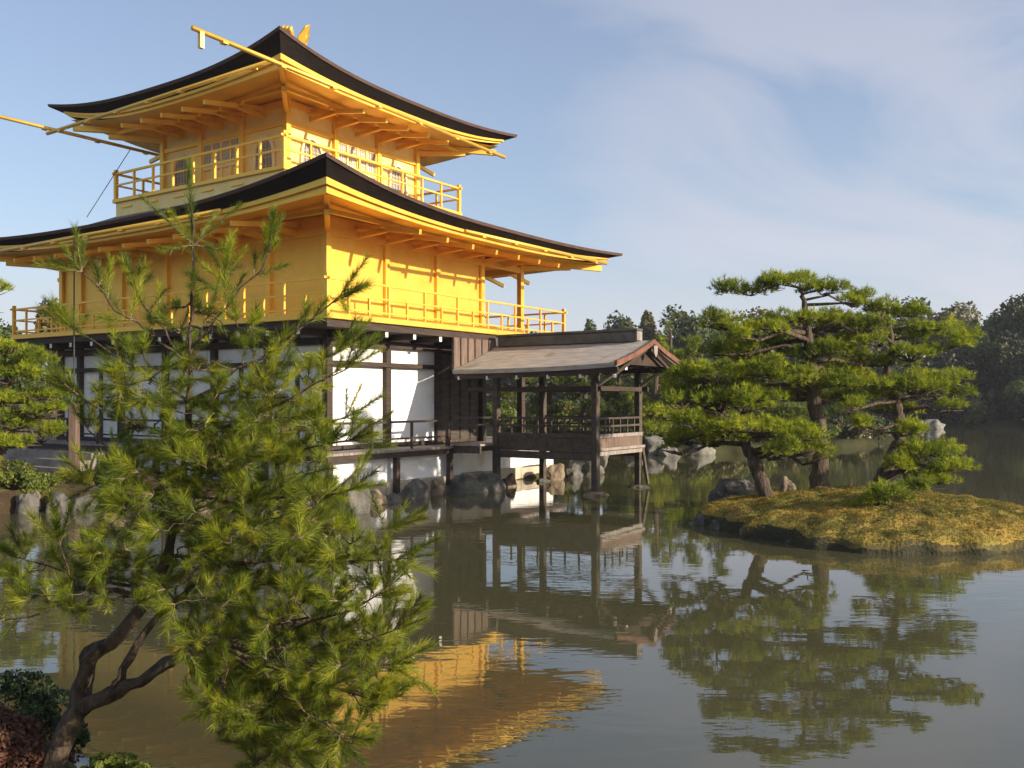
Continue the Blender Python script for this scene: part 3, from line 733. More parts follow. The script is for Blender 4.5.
# beams
for y in (YN, YF):
    MB().box(1.0, 5.9, y-.07, y+.07, 3.122, 3.26).build('wall_plate', M['dark_wood'], fp)
    MB().box(1.1, 5.25, y-.04, y+.04, 2.62, 2.74).build('tie_beam', M['dark_wood'], fp)
for x in (5.07, 2.0):
    MB().box(x-.06, x+.06, YN-.02, YF+.02, 3.262, 3.295).build('cross_beam', M['dark_wood'], fp)
    MB().box(x-.04, x+.04, YN+.1, YF-.1, 2.621, 2.739).build('tie_beam', M['dark_wood'], fp)
for yv in (YN, YF): MB().box(5.905, 5.93, yv-.06, yv+.06, 3.13, 3.25).build('white_end', M['white'], fp)
for (x, y) in ((5.07,YN),(4.95,YF)):
    MB().tube([(x+.05,y,2.75),(x+.32,y,2.93),(x+.62,y,3.12)], [.05,.06,.05], 6).build('curved_bracket', M['deck'], fp)
# floor and box panels
MB().box(1.075, 5.15, YN-.02, YF+.02, 1.10, 1.17).build('floor', M['deck'], fp)
for y, nm in ((YN, 'near'), (YF, 'far')):
    s_ = -1 if y == YN else 1
    for z0, z1, d_ in ((.86, 1.05, .05), (1.06, 1.42, .03), (1.43, 1.52, .055)):
        MB().box(2.11, 4.99, y+s_*.0-d_, y+s_*.0+d_, z0, z1).build('side_board', pw, fp)
for z0, z1, d_, mt in ((.98, 1.08, .05, 'deck'), (1.09, 1.42, .028, 'red_wood'), (1.43, 1.52, .055, 'deck')):
    MB().box(5.07-d_, 5.07+d_, YN+.09, YF-.09, z0, z1).build('end_board', M['board'] if mt == 'red_wood' else M['deck'], fp)
def fp_rail(a, b_, n):
    r = MB(); A = np.array(a); Bq = np.array(b_)
    for z in (1.92, 1.72): r.bar((*A, z), (*Bq, z), .05, .05)
    r = r.build('railing', pw, fp)
    for k in range(1, n):
        q = A+(Bq-A)*k/n; MB().box(q[0]-.02, q[0]+.02, q[1]-.02, q[1]+.02, 1.52, 1.90).build('baluster', pw, r)
fp_rail((2.1, YN), (5.0, YN), 7); fp_rail((1.95, YF), (4.88, YF), 7); fp_rail((5.07, YN+.09), (5.07, YF-.09), 6)
# link floor to the veranda, its beam and side boards
MB().box(1.065, 2.0, 3.55, YF, 1.171, 1.23).build('link_floor', M['deck'], fp)
MB().box(1.07, 1.95, 3.6, 3.68, .97, 1.165).build('link_beam', pw, fp)
fp_rail((1.1, 3.58), (1.95, 4.15), 2)

# ------------------------------------------------------------------ rocks
pl = [
 (349,513,.46,.40,.78,'rock','tall pointed grey rock at the corner of the bank beside the near pine'),
 (374,505,.34,.3,.30,'rock_warm','low brown rock right of the pointed corner rock'),
 (392,502,.3,.25,.22,'rock','small flat rock at the foot of the stone curb'),
 (412,499,.44,.36,.55,'rock','grey boulder against the plaster foundation below the veranda railing'),
 (438,495,.30,.26,.42,'rock_warm','orange brown rock between two grey boulders under the veranda'),
 (463,493,.6,.42,.50,'rock','broad dark boulder left of the first pavilion post'),
 (489,492,.5,.38,.46,'rock','dark boulder right behind the first pavilion post'),
 (509,487,.26,.22,.36,'rock_warm','small sunlit rock under the fishing pavilion floor'),
 (553,480,.45,.35,.52,'rock_warm','pale broad rock seen under the middle of the fishing pavilion'),
 (573,478,.42,.3,.48,'rock','grey rock under the fishing pavilion next to the pale broad one'),
 (590,475,.5,.4,.42,'rock','rock under the pavilion floor nearest its outer corner post'),
]
for k, (px, py, rx, ry, rz, mt, lb) in enumerate(pl):
    x, y = wl(px, py); rock((x, y+ry*.5, rz*.12), rx, ry, rz, 20+k, lb, mat_=mt)
for k, (x, y, r_, lb) in enumerate([(5.07,YN,.42,'flat stone footing under the outer near pavilion post'),(4.98,YF,.42,'dark stone footing under the outer far pavilion post'),(1.85,YF,.34,'small stone footing under the inner far pavilion post'),(2.03,YN,.34,'stone footing under the inner near pavilion post')]):
    p_ = loc(x, y); rock((p_[0], p_[1], .0), r_, r_*.8, .13, 60+k, lb, 'post footings in the water', 'rock_warm' if k == 0 else 'rock')
# left bank
lr = [(6,513,.35,.3,.42,'rock_warm','rounded brown rock at the far left waterline'),(22,514,.3,.3,.5,'rock','grey rock second from the left on the left bank'),
      (36,511,.38,.3,.55,'rock_warm','larger brown rock on the left bank below the shrub'),(54,513,.3,.25,.34,'rock','low rock at the right end of the left bank group'),
      (80,512,.35,.3,.3,'rock','flat rock below the weathered post'),(112,511,.4,.3,.36,'rock_warm','brown rock along the bank behind the near pine trunk'),
      (150,512,.4,.3,.4,'rock','grey rock along the bank seen through the near pine'),(200,513,.4,.3,.38,'rock_warm','brown rock along the bank left of the pine crown centre'),
      (250,514,.45,.3,.42,'rock','dark rock along the bank behind the pine crown'),(300,514,.4,.35,.5,'rock','rock along the bank just left of the pointed corner rock')]
for k, (px, py, rx, ry, rz, mt, lb) in enumerate(lr):
    x, y = wl(px, py); rock((x, y+.25, rz*.15), rx, ry, rz, 80+k, lb, 'rocks edging the left bank', mt)
# islet rocks
ir = [(733,508,.62,.5,.62,'rock','large dark boulder at the left end of the mossy islet'),(701,524,.26,.22,.28,'rock','small black rock in the water off the islet tip'),
      (788,497,.28,.25,.4,'rock_warm','brown rock between the leaning trunk and the tallest trunk'),(765,500,.2,.2,.4,'rock','narrow upright rock behind the leaning trunk')]
for k, (px, py, rx, ry, rz, mt, lb) in enumerate(ir):
    x, y = wl(px, py); rock((x, y, .12 if k != 1 else .02), rx, ry, rz, 120+k, lb, 'rocks on the mossy islet', mt)
for k, (x, y, r_) in enumerate([(4.15,16.6,.14),(4.7,15.55,.10),(3.85,17.3,.20)]):
    rock((x, y, .03), r_*1.3, r_, r_*.8, 210+k, 'small dark stone at the waterline of the mossy islet', 'stones edging the islet', 'rock')
rock((5.9, 18.0, .44), .2, .22, .12, 131, 'flat brown stone lying in the moss before the tall trunk', 'rocks on the mossy islet', 'rock_warm')
# peninsula and far rocks
for k, (px, py, r_, h_) in enumerate([(520,452,.7,.6),(545,453,.6,.5),(575,455,.8,.7),(600,456,.6,.9),(655,455,.9,.8),(672,456,.6,.6),(700,455,.8,.7),(722,452,.7,.5),(752,448,.9,.6),(636,456,.6,.5),(780,445,.9,.7)]):
    x, y = wl(px, py); rock((x, y+.4, .1), r_, r_*.8, h_, 140+k, 'grey rock along the tree covered shore behind the fishing pavilion', 'rocks along the far peninsula', 'rock_far')
for k, (px, py, rx, h_, lb) in enumerate([(838,441,1.3,1.0,'long pale rock on the far islet seen between the islet trunks'),(862,440,1.2,1.2,'pale rock on the far islet right of the long one'),(880,438,.9,.9,'rightmost pale rock of the far islet'),(815,441,.8,.7,'leftmost rock of the far islet'),
        (936,429,1.1,.9,'slanted rock far across the pond right of the islet pines'),(922,428,.8,.9,'small upright rock far across the pond beside the slanted one'),(973,426,1.7,.9,'broad pale rock alone at the far shore'),(1015,424,1.4,.7,'pale rock at the far shore by the right edge')]):
    x, y = wl(px, py); rock((x, y+.4, .05), rx, rx*.6, h_, 170+k, lb, 'pale rocks across the pond', 'rock_far', rot=.1)

# ------------------------------------------------------------------ foliage
def needles(P, d, L_, wd):
    n = len(P); side = unit(np.cross(d, RNG.normal(size=(n, 3))))
    V = np.empty((n, 3, 3)); V[:, 0] = P - side*wd[:, None]; V[:, 1] = P + side*wd[:, None]; V[:, 2] = P + d*L_[:, None]
    return V.reshape(-1, 3)

def shoots(base, dirs, lens, per_m, nl, nw, spread=(25, 60)):
    """bottle-brush pine shoots -> triangles, tint"""
    Vs = []; Ts = []
    for b0, d0, ln in zip(base, dirs, lens):
        n = max(8, int(per_m*ln)); t_ = RNG.uniform(.05, 1, n)**.8
        a = np.radians(RNG.uniform(*spread, n)) * (1.05-.45*t_)
        r1 = unit(np.cross(np.tile(d0, (n, 1)), RNG.normal(size=(n, 3))))
        d = unit(d0*np.cos(a)[:, None]+r1*np.sin(a)[:, None]); d[:, 2] += .05
        P = b0 + d0*(ln*t_)[:, None]
        Vs.append(needles(P, d, nl*RNG.uniform(.62, 1.1)*RNG.uniform(.7, 1.15, n), np.full(n, nw)))
        tt = np.clip(RNG.normal(RNG.uniform(.12, .9), .12, n), .05, 1)
        if RNG.uniform() < .05: tt[:] = RNG.uniform(0, .06)
        Ts.append(tt)
    return np.concatenate(Vs), np.concatenate(Ts)

def pad_tree(name, trunk, pads, label, group=None, D0=19, tufts=1.0, nl=.13, nw=.007, per=15, mat_='needle', rootz=None, cat='pine tree', fill=0):
    """trunk: list of (px,py,D,r). pads: (px,py,rx,ry,dD) in photo pixels at depth D0+dD -> real flattened foliage pads"""
    T = [pt(a, b_, c) for a, b_, c, r_ in trunk]
    root = empty(name, tuple(T[0]), label=label, cat=cat, group=group); O = T[0]
    mb = MB()
    # smooth the trunk line
    P = []; Rr = []
    for i in range(len(T)-1):
        for k in range(4):
            f = k/4; P.append(T[i]*(1-f)+T[i+1]*f + RNG.normal(size=3)*.012*(1 if P else 0)); Rr.append(trunk[i][3]*(1-f)+trunk[i+1][3]*f)
    P.append(T[-1]); Rr.append(trunk[-1][3]); Rr[0] *= 1.35; Rr[1] *= 1.12
    mb.tube([p_-O for p_ in P], Rr, 10, wob=.35)
    if fill:
        pads = list(pads)
        for (px, py, rx, ry, dD) in list(pads):
            if RNG.uniform() < fill: pads.append((px+RNG.uniform(-.7, .7)*rx, py+RNG.uniform(3, 13), rx*RNG.uniform(.5, .75), ry*.9, dD+RNG.uniform(-.9, .9)))
    Pn = np.array(P); bs = []; ds = []; ls = []
    for (px, py, rx, ry, dD) in pads:
        D = D0+dD; c = pt(px, py, D); k_ = D/F; RX = rx*k_; RY = RX*RNG.uniform(.7, .95); RZ = max(ry*k_*1.45, .12)
        # branch from trunk: attach a bit below the pad
        dd = np.linalg.norm((Pn-c)*[1, 1, 1.6], axis=1) + np.where(Pn[:, 2] > c[2]+.1, 2, 0); i0 = int(np.argmin(dd)); a = Pn[i0]
        m1 = a*.55+c*.45 + np.array([0, 0, .10]) + RNG.normal(size=3)*.08; m2 = a*.2+c*.8 + np.array([0, 0, -RZ*.5]) + RNG.normal(size=3)*.06
        br = min(Rr[i0]*.6, .055)
        mb.tube([a-O, m1-O, m2-O, c-O-np.array([0, 0, RZ*.35])], [br, br*.75, br*.55, br*.3], 6, wob=.3)
        for q in range(7):
            an = RNG.uniform(0, 6.28); e_ = c+np.array([RX*.8*math.cos(an), RY*.8*math.sin(an), -RZ*.2])
            mb.tube([m2-O, (m2*.5+e_*.5)-O+RNG.normal(size=3)*.03, e_-O], [br*.4, br*.28, br*.12], 4)
        area = RX*RY*3.14; n = int(150*area*tufts)+8
        # several overlapping lobes, so pads have an uneven outline
        nl_ = 3+int(area*2.2); la = RNG.uniform(0, 6.28, nl_); lr_ = RNG.uniform(.25, .72, nl_); lc = np.stack([np.cos(la)*lr_, np.sin(la)*lr_], 1); lz = RNG.uniform(-.35, .35, nl_); ls_ = RNG.uniform(.28, .55, nl_)
        w_ = RNG.integers(0, nl_, n); an = RNG.uniform(0, 6.28, n); rr = np.sqrt(RNG.uniform(0, 1, n))
        ux = lc[w_, 0]+np.cos(an)*rr*ls_[w_]; uy = lc[w_, 1]+np.sin(an)*rr*ls_[w_]
        top = np.sqrt(np.clip(1-rr**2, 0, 1))
        uz = lz[w_]+top*RNG.uniform(.1, 1, n)*.85-.25
        pos = c+np.stack([ux*RX, uy*RY, uz*RZ], 1)
        dr = unit(np.stack([np.cos(an)*rr*.8, np.sin(an)*rr*.8, .55+.5*top], 1)+RNG.normal(size=(n, 3))*.28)
        bs.append(pos); ds.append(dr); ls.append(RNG.uniform(.05, .11, n))
    bs = np.concatenate(bs)-O; ds = np.concatenate(ds); ls = np.concatenate(ls)
    # vectorised tufts
    n = len(bs); k = per; t_ = RNG.uniform(0, 1, (n, k)); a = np.radians(RNG.uniform(15, 75, (n, k)))
    r1 = unit(np.cross(ds[:, None, :], RNG.normal(size=(n, k, 3)))); d = unit(ds[:, None, :]*np.cos(a)[..., None]+r1*np.sin(a)[..., None])
    Pp = bs[:, None, :]+ds[:, None, :]*(ls[:, None]*t_)[..., None]
    V = needles(Pp.reshape(-1, 3), d.reshape(-1, 3), nl*RNG.uniform(.6, 1.1, n*k), np.full(n*k, nw))
    tb = np.clip(.5+.5*np.array([noise.noise(Vector(b_*1.5)) for b_ in bs])+RNG.normal(0, .12, n), 0, 1)
    tint = np.clip(np.repeat(tb, k)+RNG.normal(0, .1, n*k), 0, 1)
    mb.build('trunk', M['bark'], root, smooth=True)
    soup('crown', V, 3, M[mat_], root, tint)
    return root

# --- pines on the mossy islet
pad_tree('pine_tree', [(818,503,19.3,.21),(820,470,19.3,.17),(822,440,19.3,.155),(815,405,19.3,.14),(811,370,19.2,.12),(809,345,19.2,.10),(806,322,19.2,.085),(803,300,19.2,.05),(800,288,19.2,.03)],
 [(742,289,32,8,.2),(765,283,30,7,-.4),(796,281,26,7,.3),(835,289,36,9,0),(858,297,20,6,.3),(722,320,24,9,.2),(748,332,24,8,-.5),(792,318,34,8,-.5),(835,322,38,9,.3),(872,325,22,8,-.3),
  (765,345,38,9,.4),(812,350,40,10,-.6),(858,350,30,9,.5),(730,352,28,9,-.1),(772,370,44,10,-.7),(830,373,44,10,.4),(862,382,28,9,-.4),(738,385,30,9,.5),(795,395,38,9,.7),(846,398,28,8,.2)],
 'tallest pine on the mossy islet with a straight upright trunk and layered foliage', 'pines on the mossy islet', 19.3, fill=.5)
pad_tree('pine_tree', [(772,508,18.6,.17),(764,488,18.7,.15),(757,470,18.8,.135),(750,452,18.9,.12),(744,436,19,.10),(728,420,19,.07),(716,405,19,.05)],
 [(700,372,30,9,.2),(716,398,32,9,-.4),(745,405,30,9,.3),(690,400,22,8,.5),(732,428,34,9,-.5),(775,428,34,9,.3),(795,437,34,10,-.8),(815,448,26,9,-.5),(775,452,26,8,-1),(700,424,26,8,0),(722,372,28,8,-.6),(760,395,28,8,-.6),(682,378,24,8,.4),(672,395,22,8,.2),(684,418,26,8,-.3),(676,438,22,7,.3),(708,440,24,8,.5)],
 'pine on the islet with a trunk leaning to the left over the dark boulder', 'pines on the mossy islet', 18.8, fill=.6)
pad_tree('pine_tree', [(872,500,19.9,.18),(880,482,19.9,.15),(890,462,19.9,.13),(899,440,19.9,.12),(900,418,19.9,.11),(893,395,19.9,.10),(888,372,19.9,.085),(893,348,19.9,.07),(888,322,19.9,.045),(886,305,19.9,.03)],
 [(880,307,26,8,.2),(908,312,28,8,-.3),(930,328,36,9,.2),(955,340,26,10,-.4),(900,335,30,8,.5),(866,338,28,8,-.4),(915,352,26,8,-.6),(880,362,30,9,.3),(945,377,36,8,.2),(915,385,34,9,-.5),(945,393,28,8,.3),(868,392,28,9,-.2),
  (950,408,16,8,-.2),(890,408,28,8,.6),(905,430,28,9,-.8),(868,424,22,7,-.3),(925,452,38,10,-1.1),(955,466,28,8,-1.3),(905,462,26,8,-.9),(935,478,30,7,-1.2)],
 'rightmost islet pine with a curving trunk and low branches reaching over the moss', 'pines on the mossy islet', 19.9, fill=.4)
pad_tree('dwarf_pine', [(888,522,16.3,.06),(888,510,16.3,.05),(886,500,16.3,.03)],
 [(872,500,28,6,0),(900,497,24,6,.2),(925,487,26,5,.4),(888,493,26,6,-.3),(860,506,16,5,.1)],
 'small spreading young pine low on the moss in front of the islet trunks', None, 16.3, tufts=1.0)

# --- pine on the left bank
pad_tree('bank_pine', [(-6,480,21.5,.14),(0,455,21.5,.12),(8,430,21.5,.1),(4,400,21.5,.09),(10,370,21.5,.06),(12,350,21.5,.03)],
 [(8,350,30,8,.2),(35,357,26,8,-.3),(-15,365,30,9,0),(15,375,34,9,-.5),(48,378,22,8,.2),(25,398,36,9,.4),(-10,402,34,9,-.3),(46,412,22,8,-.2),(15,422,36,10,.1),(45,432,20,7,.3),(-15,436,30,8,0),(20,444,26,6,-.4),(52,395,14,7,.1)],
 'dense rounded pine on the left bank in front of the pavilion\'s far end', None, 21.5, tufts=1.3, mat_='needle')
pad_tree('edge_pine', [(-40,470,17,.1),(-36,400,17,.09),(-30,330,17,.07),(-24,290,17,.05),(-22,262,17,.03)],
 [(-14,248,16,5,0),(-16,272,20,5,.1),(-12,290,22,5,-.1),(-14,310,20,6,.1),(-30,330,26,6,0)],
 'sparse pine whose branch tips reach in at the left edge above the bank pine', None, 17)

# --- pines and shrubs on the peninsula behind the fishing pavilion
def mid_pine(px, base, top, w_, D, seed, label, mat_='needle', group='pines on the far peninsula'):
    rnd = random.Random(seed); pads = []; H = base-top; lv = max(3, int(H/15))
    for j in range(lv+1):
        yy_ = top+6+(H*.78)*j/lv; ww = w_*(.35+.65*min(1, (j+.6)/lv*1.3))
        for q in range(2 if ww < 34 else 3):
            pads.append((px+rnd.uniform(-1, 1)*ww*.6, yy_+rnd.uniform(-4, 4), ww*rnd.uniform(.38, .6), rnd.uniform(5, 8), rnd.uniform(-1, 1)))
    lean = rnd.uniform(-8, 8)
    return pad_tree('pine_tree', [(px+lean, base, D, .2), (px, (base+top)/2, D, .15), (px-lean*.4, top+8, D, .05)], pads, label, group, D, tufts=.42, nl=.22, nw=.016, per=11, mat_=mat_)
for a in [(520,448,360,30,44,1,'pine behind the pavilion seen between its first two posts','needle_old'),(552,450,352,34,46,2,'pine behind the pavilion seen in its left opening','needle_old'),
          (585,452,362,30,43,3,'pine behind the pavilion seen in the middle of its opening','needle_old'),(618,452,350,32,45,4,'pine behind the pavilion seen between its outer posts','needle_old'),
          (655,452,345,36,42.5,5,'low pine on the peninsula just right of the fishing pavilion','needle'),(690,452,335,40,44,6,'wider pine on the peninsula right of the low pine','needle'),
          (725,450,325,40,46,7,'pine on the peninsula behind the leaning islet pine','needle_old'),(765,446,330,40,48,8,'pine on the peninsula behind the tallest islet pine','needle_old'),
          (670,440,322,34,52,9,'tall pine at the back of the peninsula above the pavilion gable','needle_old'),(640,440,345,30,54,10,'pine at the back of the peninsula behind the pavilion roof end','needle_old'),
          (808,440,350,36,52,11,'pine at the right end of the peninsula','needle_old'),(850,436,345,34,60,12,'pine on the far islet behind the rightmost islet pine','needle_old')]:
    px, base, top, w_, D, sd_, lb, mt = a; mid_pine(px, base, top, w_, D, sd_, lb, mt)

def leaf_cloud(name, c, R3, nlobes, nleaf, size, mat_, label, cat, group=None, trunk_h=0, seed=0, trunk_r=.2, parent_z=0):
    """broadleaf tree or shrub: many small leaf faces through an uneven volume of lobes"""
    r_ = np.random.default_rng(seed); c = np.array(c, float); R3 = np.array(R3, float)
    root = empty(name, tuple(c-np.array([0, 0, R3[2]*.8+trunk_h])), label=label, cat=cat, group=group); O = np.array(root.location)
    a = r_.normal(size=(nlobes, 3)); a = unit(a)*r_.uniform(.15, .72, (nlobes, 1)); rad = r_.uniform(.26, .48, nlobes)
    a[:, 2] *= .9
    w_ = r_.integers(0, nlobes, nleaf); u = unit(r_.normal(size=(nleaf, 3))); u[:, 2] = np.where(r_.uniform(size=nleaf) < .75, np.abs(u[:, 2]), u[:, 2])
    pos = c+(a[w_]+u*(rad[w_]*r_.uniform(.72, 1.08, nleaf))[:, None])*R3-O
    n1 = unit(u+r_.normal(size=(nleaf, 3))*.7); t1 = unit(np.cross(n1, r_.normal(size=(nleaf, 3)))); t2 = np.cross(n1, t1); s_ = size*r_.uniform(.5, 1.2, nleaf)[:, None]
    V = np.stack([pos-t1*s_*.5, pos-t2*s_*.28, pos+t1*s_*.5, pos+t2*s_*.28], 1).reshape(-1, 3)
    tint = np.clip(r_.uniform(.1, .75, nlobes)[w_]+r_.normal(0, .15, nleaf), 0, 1)
    mb = MB(); zb = 0
    top = c-O
    mb.tube([(0, 0, -.1), (r_.normal()*.1*R3[0], 0, top[2]*.5), tuple(top*.95)], [trunk_r, trunk_r*.75, trunk_r*.35], 7, wob=.3)
    for q in range(nlobes): mb.tube([tuple(top*.6), tuple(top*.5+(c+a[q]*R3-O)*.5+r_.normal(size=3)*.05*R3[0]), tuple(c+a[q]*R3-O)], [trunk_r*.4, trunk_r*.22, trunk_r*.08], 5)
    mb.build('trunk' if trunk_h > 0 else 'stem', M['bark'], root, smooth=True)
    soup('crown' if trunk_h > 0 else 'foliage', V, 4, M[mat_], root, tint)
    return root

# far forest: (px, top py, half width px, D, material, label)
ff = [(587,317,14,105,'leaf','round dark treetop just right of the golden balcony corner'),(620,315,22,108,'leaf','dark treetop above the left half of the pavilion ridge'),(648,312,16,104,'leaf_olive','treetop above the end of the pavilion ridge'),
      (688,306,26,100,'leaf','open grey green tree left of the tallest islet pine'),(720,318,24,108,'leaf','tree in the far wood behind the leaning islet pine'),(755,310,28,104,'leaf_olive','olive tree in the far wood behind the islet pines'),(795,316,28,106,'leaf','tree in the far wood behind the tallest islet pine'),
      (835,310,26,102,'leaf','tree in the far wood between the two big islet pines'),(875,304,26,106,'leaf_olive','tree in the far wood behind the rightmost islet pine'),(914,287,26,112,'leaf','tall thin topped tree rising above the rightmost islet pine'),
      (948,300,30,108,'leaf_olive','rounded olive tree right of the tall thin topped tree'),(985,314,26,100,'leaf','dark tree at the far shore right of the olive one'),(1008,306,26,94,'leaf','large dark tree at the far shore near the right edge'),
      (1036,290,28,92,'leaf','tallest dark tree cut by the right edge'),(1075,300,34,92,'leaf','dark tree beyond the right edge'),
      (965,345,30,96,'leaf','lower dark tree overhanging the far shore left of the right edge'),(1002,350,30,93,'leaf','lower dark tree overhanging the far shore near the right edge'),(1040,345,34,90,'leaf','lower dark tree overhanging the shore at the right edge'),(930,350,30,100,'leaf','low dark tree on the far shore behind the right islet pine'),
      (890,352,30,100,'leaf','low tree on the far shore hidden behind the right islet pine'),(550,330,24,106,'leaf','tree in the far wood behind the golden balcony end'),(510,335,24,104,'leaf','tree in the far wood behind the pavilion roof'),(845,352,28,104,'leaf','low tree on the far shore behind the islet pines'),(800,355,28,104,'leaf','low tree on the far shore behind the tallest pine'),(755,352,28,104,'leaf','low tree on the far shore behind the leaning pine'),(710,350,28,104,'leaf','low tree on the far shore right of the gable'),(660,348,28,104,'leaf','low tree on the far shore behind the gable')]
for k, (px, ty, hw, D, mt, lb) in enumerate(ff):
    top = pt(px, ty, D); zt = top[2]; gz = 1.0; H = zt-gz; rz = H*.44; rx = hw/F*D*1.25
    leaf_cloud('broadleaf_tree', (top[0], D, zt-rz*.92), (rx, rx, rz), 26 if k != 9 else 16, 5200 if k != 9 else 2200, .62, mt, lb, 'tree', 'far wood across the pond', trunk_h=max(.5, H-rz*1.7), seed=300+k, trunk_r=.35)
def shore_dist(px):
    dx = (px-512)/F; best = 90
    for i in range(600):
        D = 70+i*.08; x = dx*D; a = math.atan2(D/97, x/78)
        if math.hypot(x/(78+8*math.sin(a*5)), D/(97+5*math.sin(a*7+1))) >= 1: return D
    return best
for k, px in enumerate(range(500, 1100, 14)):
    rs = random.Random(900+k); px += rs.uniform(-5, 5); D = shore_dist(px)+rs.uniform(1.0, 2.6); r_ = rs.uniform(1.8, 2.8); h_ = rs.uniform(1.6, 3.0)
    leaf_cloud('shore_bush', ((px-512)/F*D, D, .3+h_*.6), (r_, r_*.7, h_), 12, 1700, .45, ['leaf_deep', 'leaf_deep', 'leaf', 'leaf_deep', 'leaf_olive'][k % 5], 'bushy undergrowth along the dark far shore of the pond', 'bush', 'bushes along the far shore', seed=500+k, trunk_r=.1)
for k, px in enumerate(range(505, 1100, 30)):
    rs = random.Random(1900+k); px += rs.uniform(-6, 6); D = shore_dist(px)+rs.uniform(5, 8); h_ = rs.uniform(5.5, 8.5)
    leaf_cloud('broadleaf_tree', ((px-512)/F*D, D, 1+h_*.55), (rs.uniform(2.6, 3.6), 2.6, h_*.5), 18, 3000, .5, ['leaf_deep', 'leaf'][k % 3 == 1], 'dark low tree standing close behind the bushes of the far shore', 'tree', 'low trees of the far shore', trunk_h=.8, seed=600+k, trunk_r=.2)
SY = [(500,451),(520,452),(600,456),(700,455),(752,452),(800,451),(860,446),(890,441)]
for k in range(30):
    rs = random.Random(950+k); px = 508+k*12.8; sy = np.interp(px, [a for a, _ in SY], [b for _, b in SY]); x, D = wl(px, sy); r_ = rs.uniform(.6, 1.1)*(D/43)
    D += rs.uniform(.9, 2.0)
    leaf_cloud('shore_bush', ((px-512)/F*D, D, .45+r_*.3), (r_, r_, r_*.75), 10, 1500, .2, ['leaf_shrub', 'leaf_deep', 'leaf_olive', 'leaf', 'leaf_deep'][k % 5], 'low bush on the peninsula shore behind the pavilion and islet', 'bush', 'bushes along the peninsula', seed=560+k, trunk_r=.05)
# trees behind the pavilion, left
for k, (px, ty, hw, D, mt, lb) in enumerate([(54,284,18,52,'leaf_olive','brownish tree seen under the lower roof left of the gilded wall'),(20,318,24,50,'leaf','low dark tree behind the golden balcony at the left'),(-30,290,30,52,'leaf','tree behind the balcony beyond the left edge')]):
    top = pt(px, ty, D); zt = top[2]; gz = .5; H = zt-gz; rz = H*.42; rx = hw/F*D*1.3
    leaf_cloud('broadleaf_tree', (top[0], D, zt-rz*.92), (rx, rx, rz), 20, 5000, .3, mt, lb, 'tree', 'trees behind the golden pavilion', trunk_h=max(.4, H-rz*1.7), seed=350+k, trunk_r=.2)

# shrubs
sh = [((-11.2,20.6,.75),(1.0,.8,.6),'leaf_shrub','rounded green shrub at the left edge of the bank'),((-10.3,20.3,.55),(.55,.5,.4),'leaf_shrub','small yellow green shrub beside the rounded one'),
      ((-9.4,21.6,.6),(.6,.5,.35),'leaf_dark','dark low shrub under the bank pine')]
for k, (c, r3, mt, lb) in enumerate(sh):
    leaf_cloud('shrub', c, r3, 16, 7000, .09, mt, lb, 'shrub', 'shrubs on the left bank', seed=400+k, trunk_r=.03)
for k, (px, py, D, rx, mt, lb) in enumerate([(563,412,43,1.0,'leaf_shrub','bright yellow shrub seen through the pavilion opening'),(612,420,43,.8,'leaf_shrub','green shrub seen between the outer pavilion posts'),(500,418,42,1.2,'leaf_shrub','rust coloured low shrub seen between the wall and first post')]):
    c = pt(px, py, D); leaf_cloud('clipped_shrub', tuple(c), (rx, rx, .75), 14, 3000, .16, mt, lb, 'shrub', 'shrubs on the far peninsula', seed=420+k, trunk_r=.05)
# near shrubs at the bottom left
leaf_cloud('near_shrub', tuple(pt(40,712,5.9)), (.21,.2,.17), 9, 2600, .035, 'leaf_dark', 'dark leafy shrub growing left of the near pine trunk', 'shrub', None, seed=431, trunk_r=.012)
leaf_cloud('near_shrub', tuple(pt(8,738,5.6)), (.36,.3,.28), 14, 3800, .04, 'leaf_red', 'reddish brown shrub in the bottom left corner', 'shrub', None, seed=432, trunk_r=.012)
leaf_cloud('near_shrub', tuple(pt(108,772,4.9)), (.2,.16,.10), 8, 700, .06, 'leaf_shrub', 'pale leaved low plant right of the near pine\'s foot', 'plant', None, seed=433, trunk_r=.008)
leaf_cloud('near_shrub', tuple(pt(50,768,5.5)), (.3,.24,.14), 10, 2000, .035, 'leaf_red', 'low rusty undergrowth around the foot of the near pine', 'shrub', None, seed=434, trunk_r=.01)

for k, (px, py, D, r_, mt, lb) in enumerate([(20,690,6.6,.3,'leaf_dark','dark small leaved bush at the left edge above the reddish shrub'),(-5,770,4.9,.35,'leaf_red','brown twiggy undergrowth cut by the bottom left corner'),(72,735,5.7,.16,'leaf_dark','small dark bush directly behind the near pine trunk'),(30,745,6.1,.3,'leaf_olive','olive tinged undergrowth behind the reddish shrub'),(135,775,4.8,.12,'leaf_shrub','low pale plant at the bottom edge right of the other one')]):
    leaf_cloud('near_shrub', tuple(pt(px, py, D)), (r_, r_*.8, r_*.75), 11, 3000, .035, mt, lb, 'shrub', None, seed=440+k, trunk_r=.01)
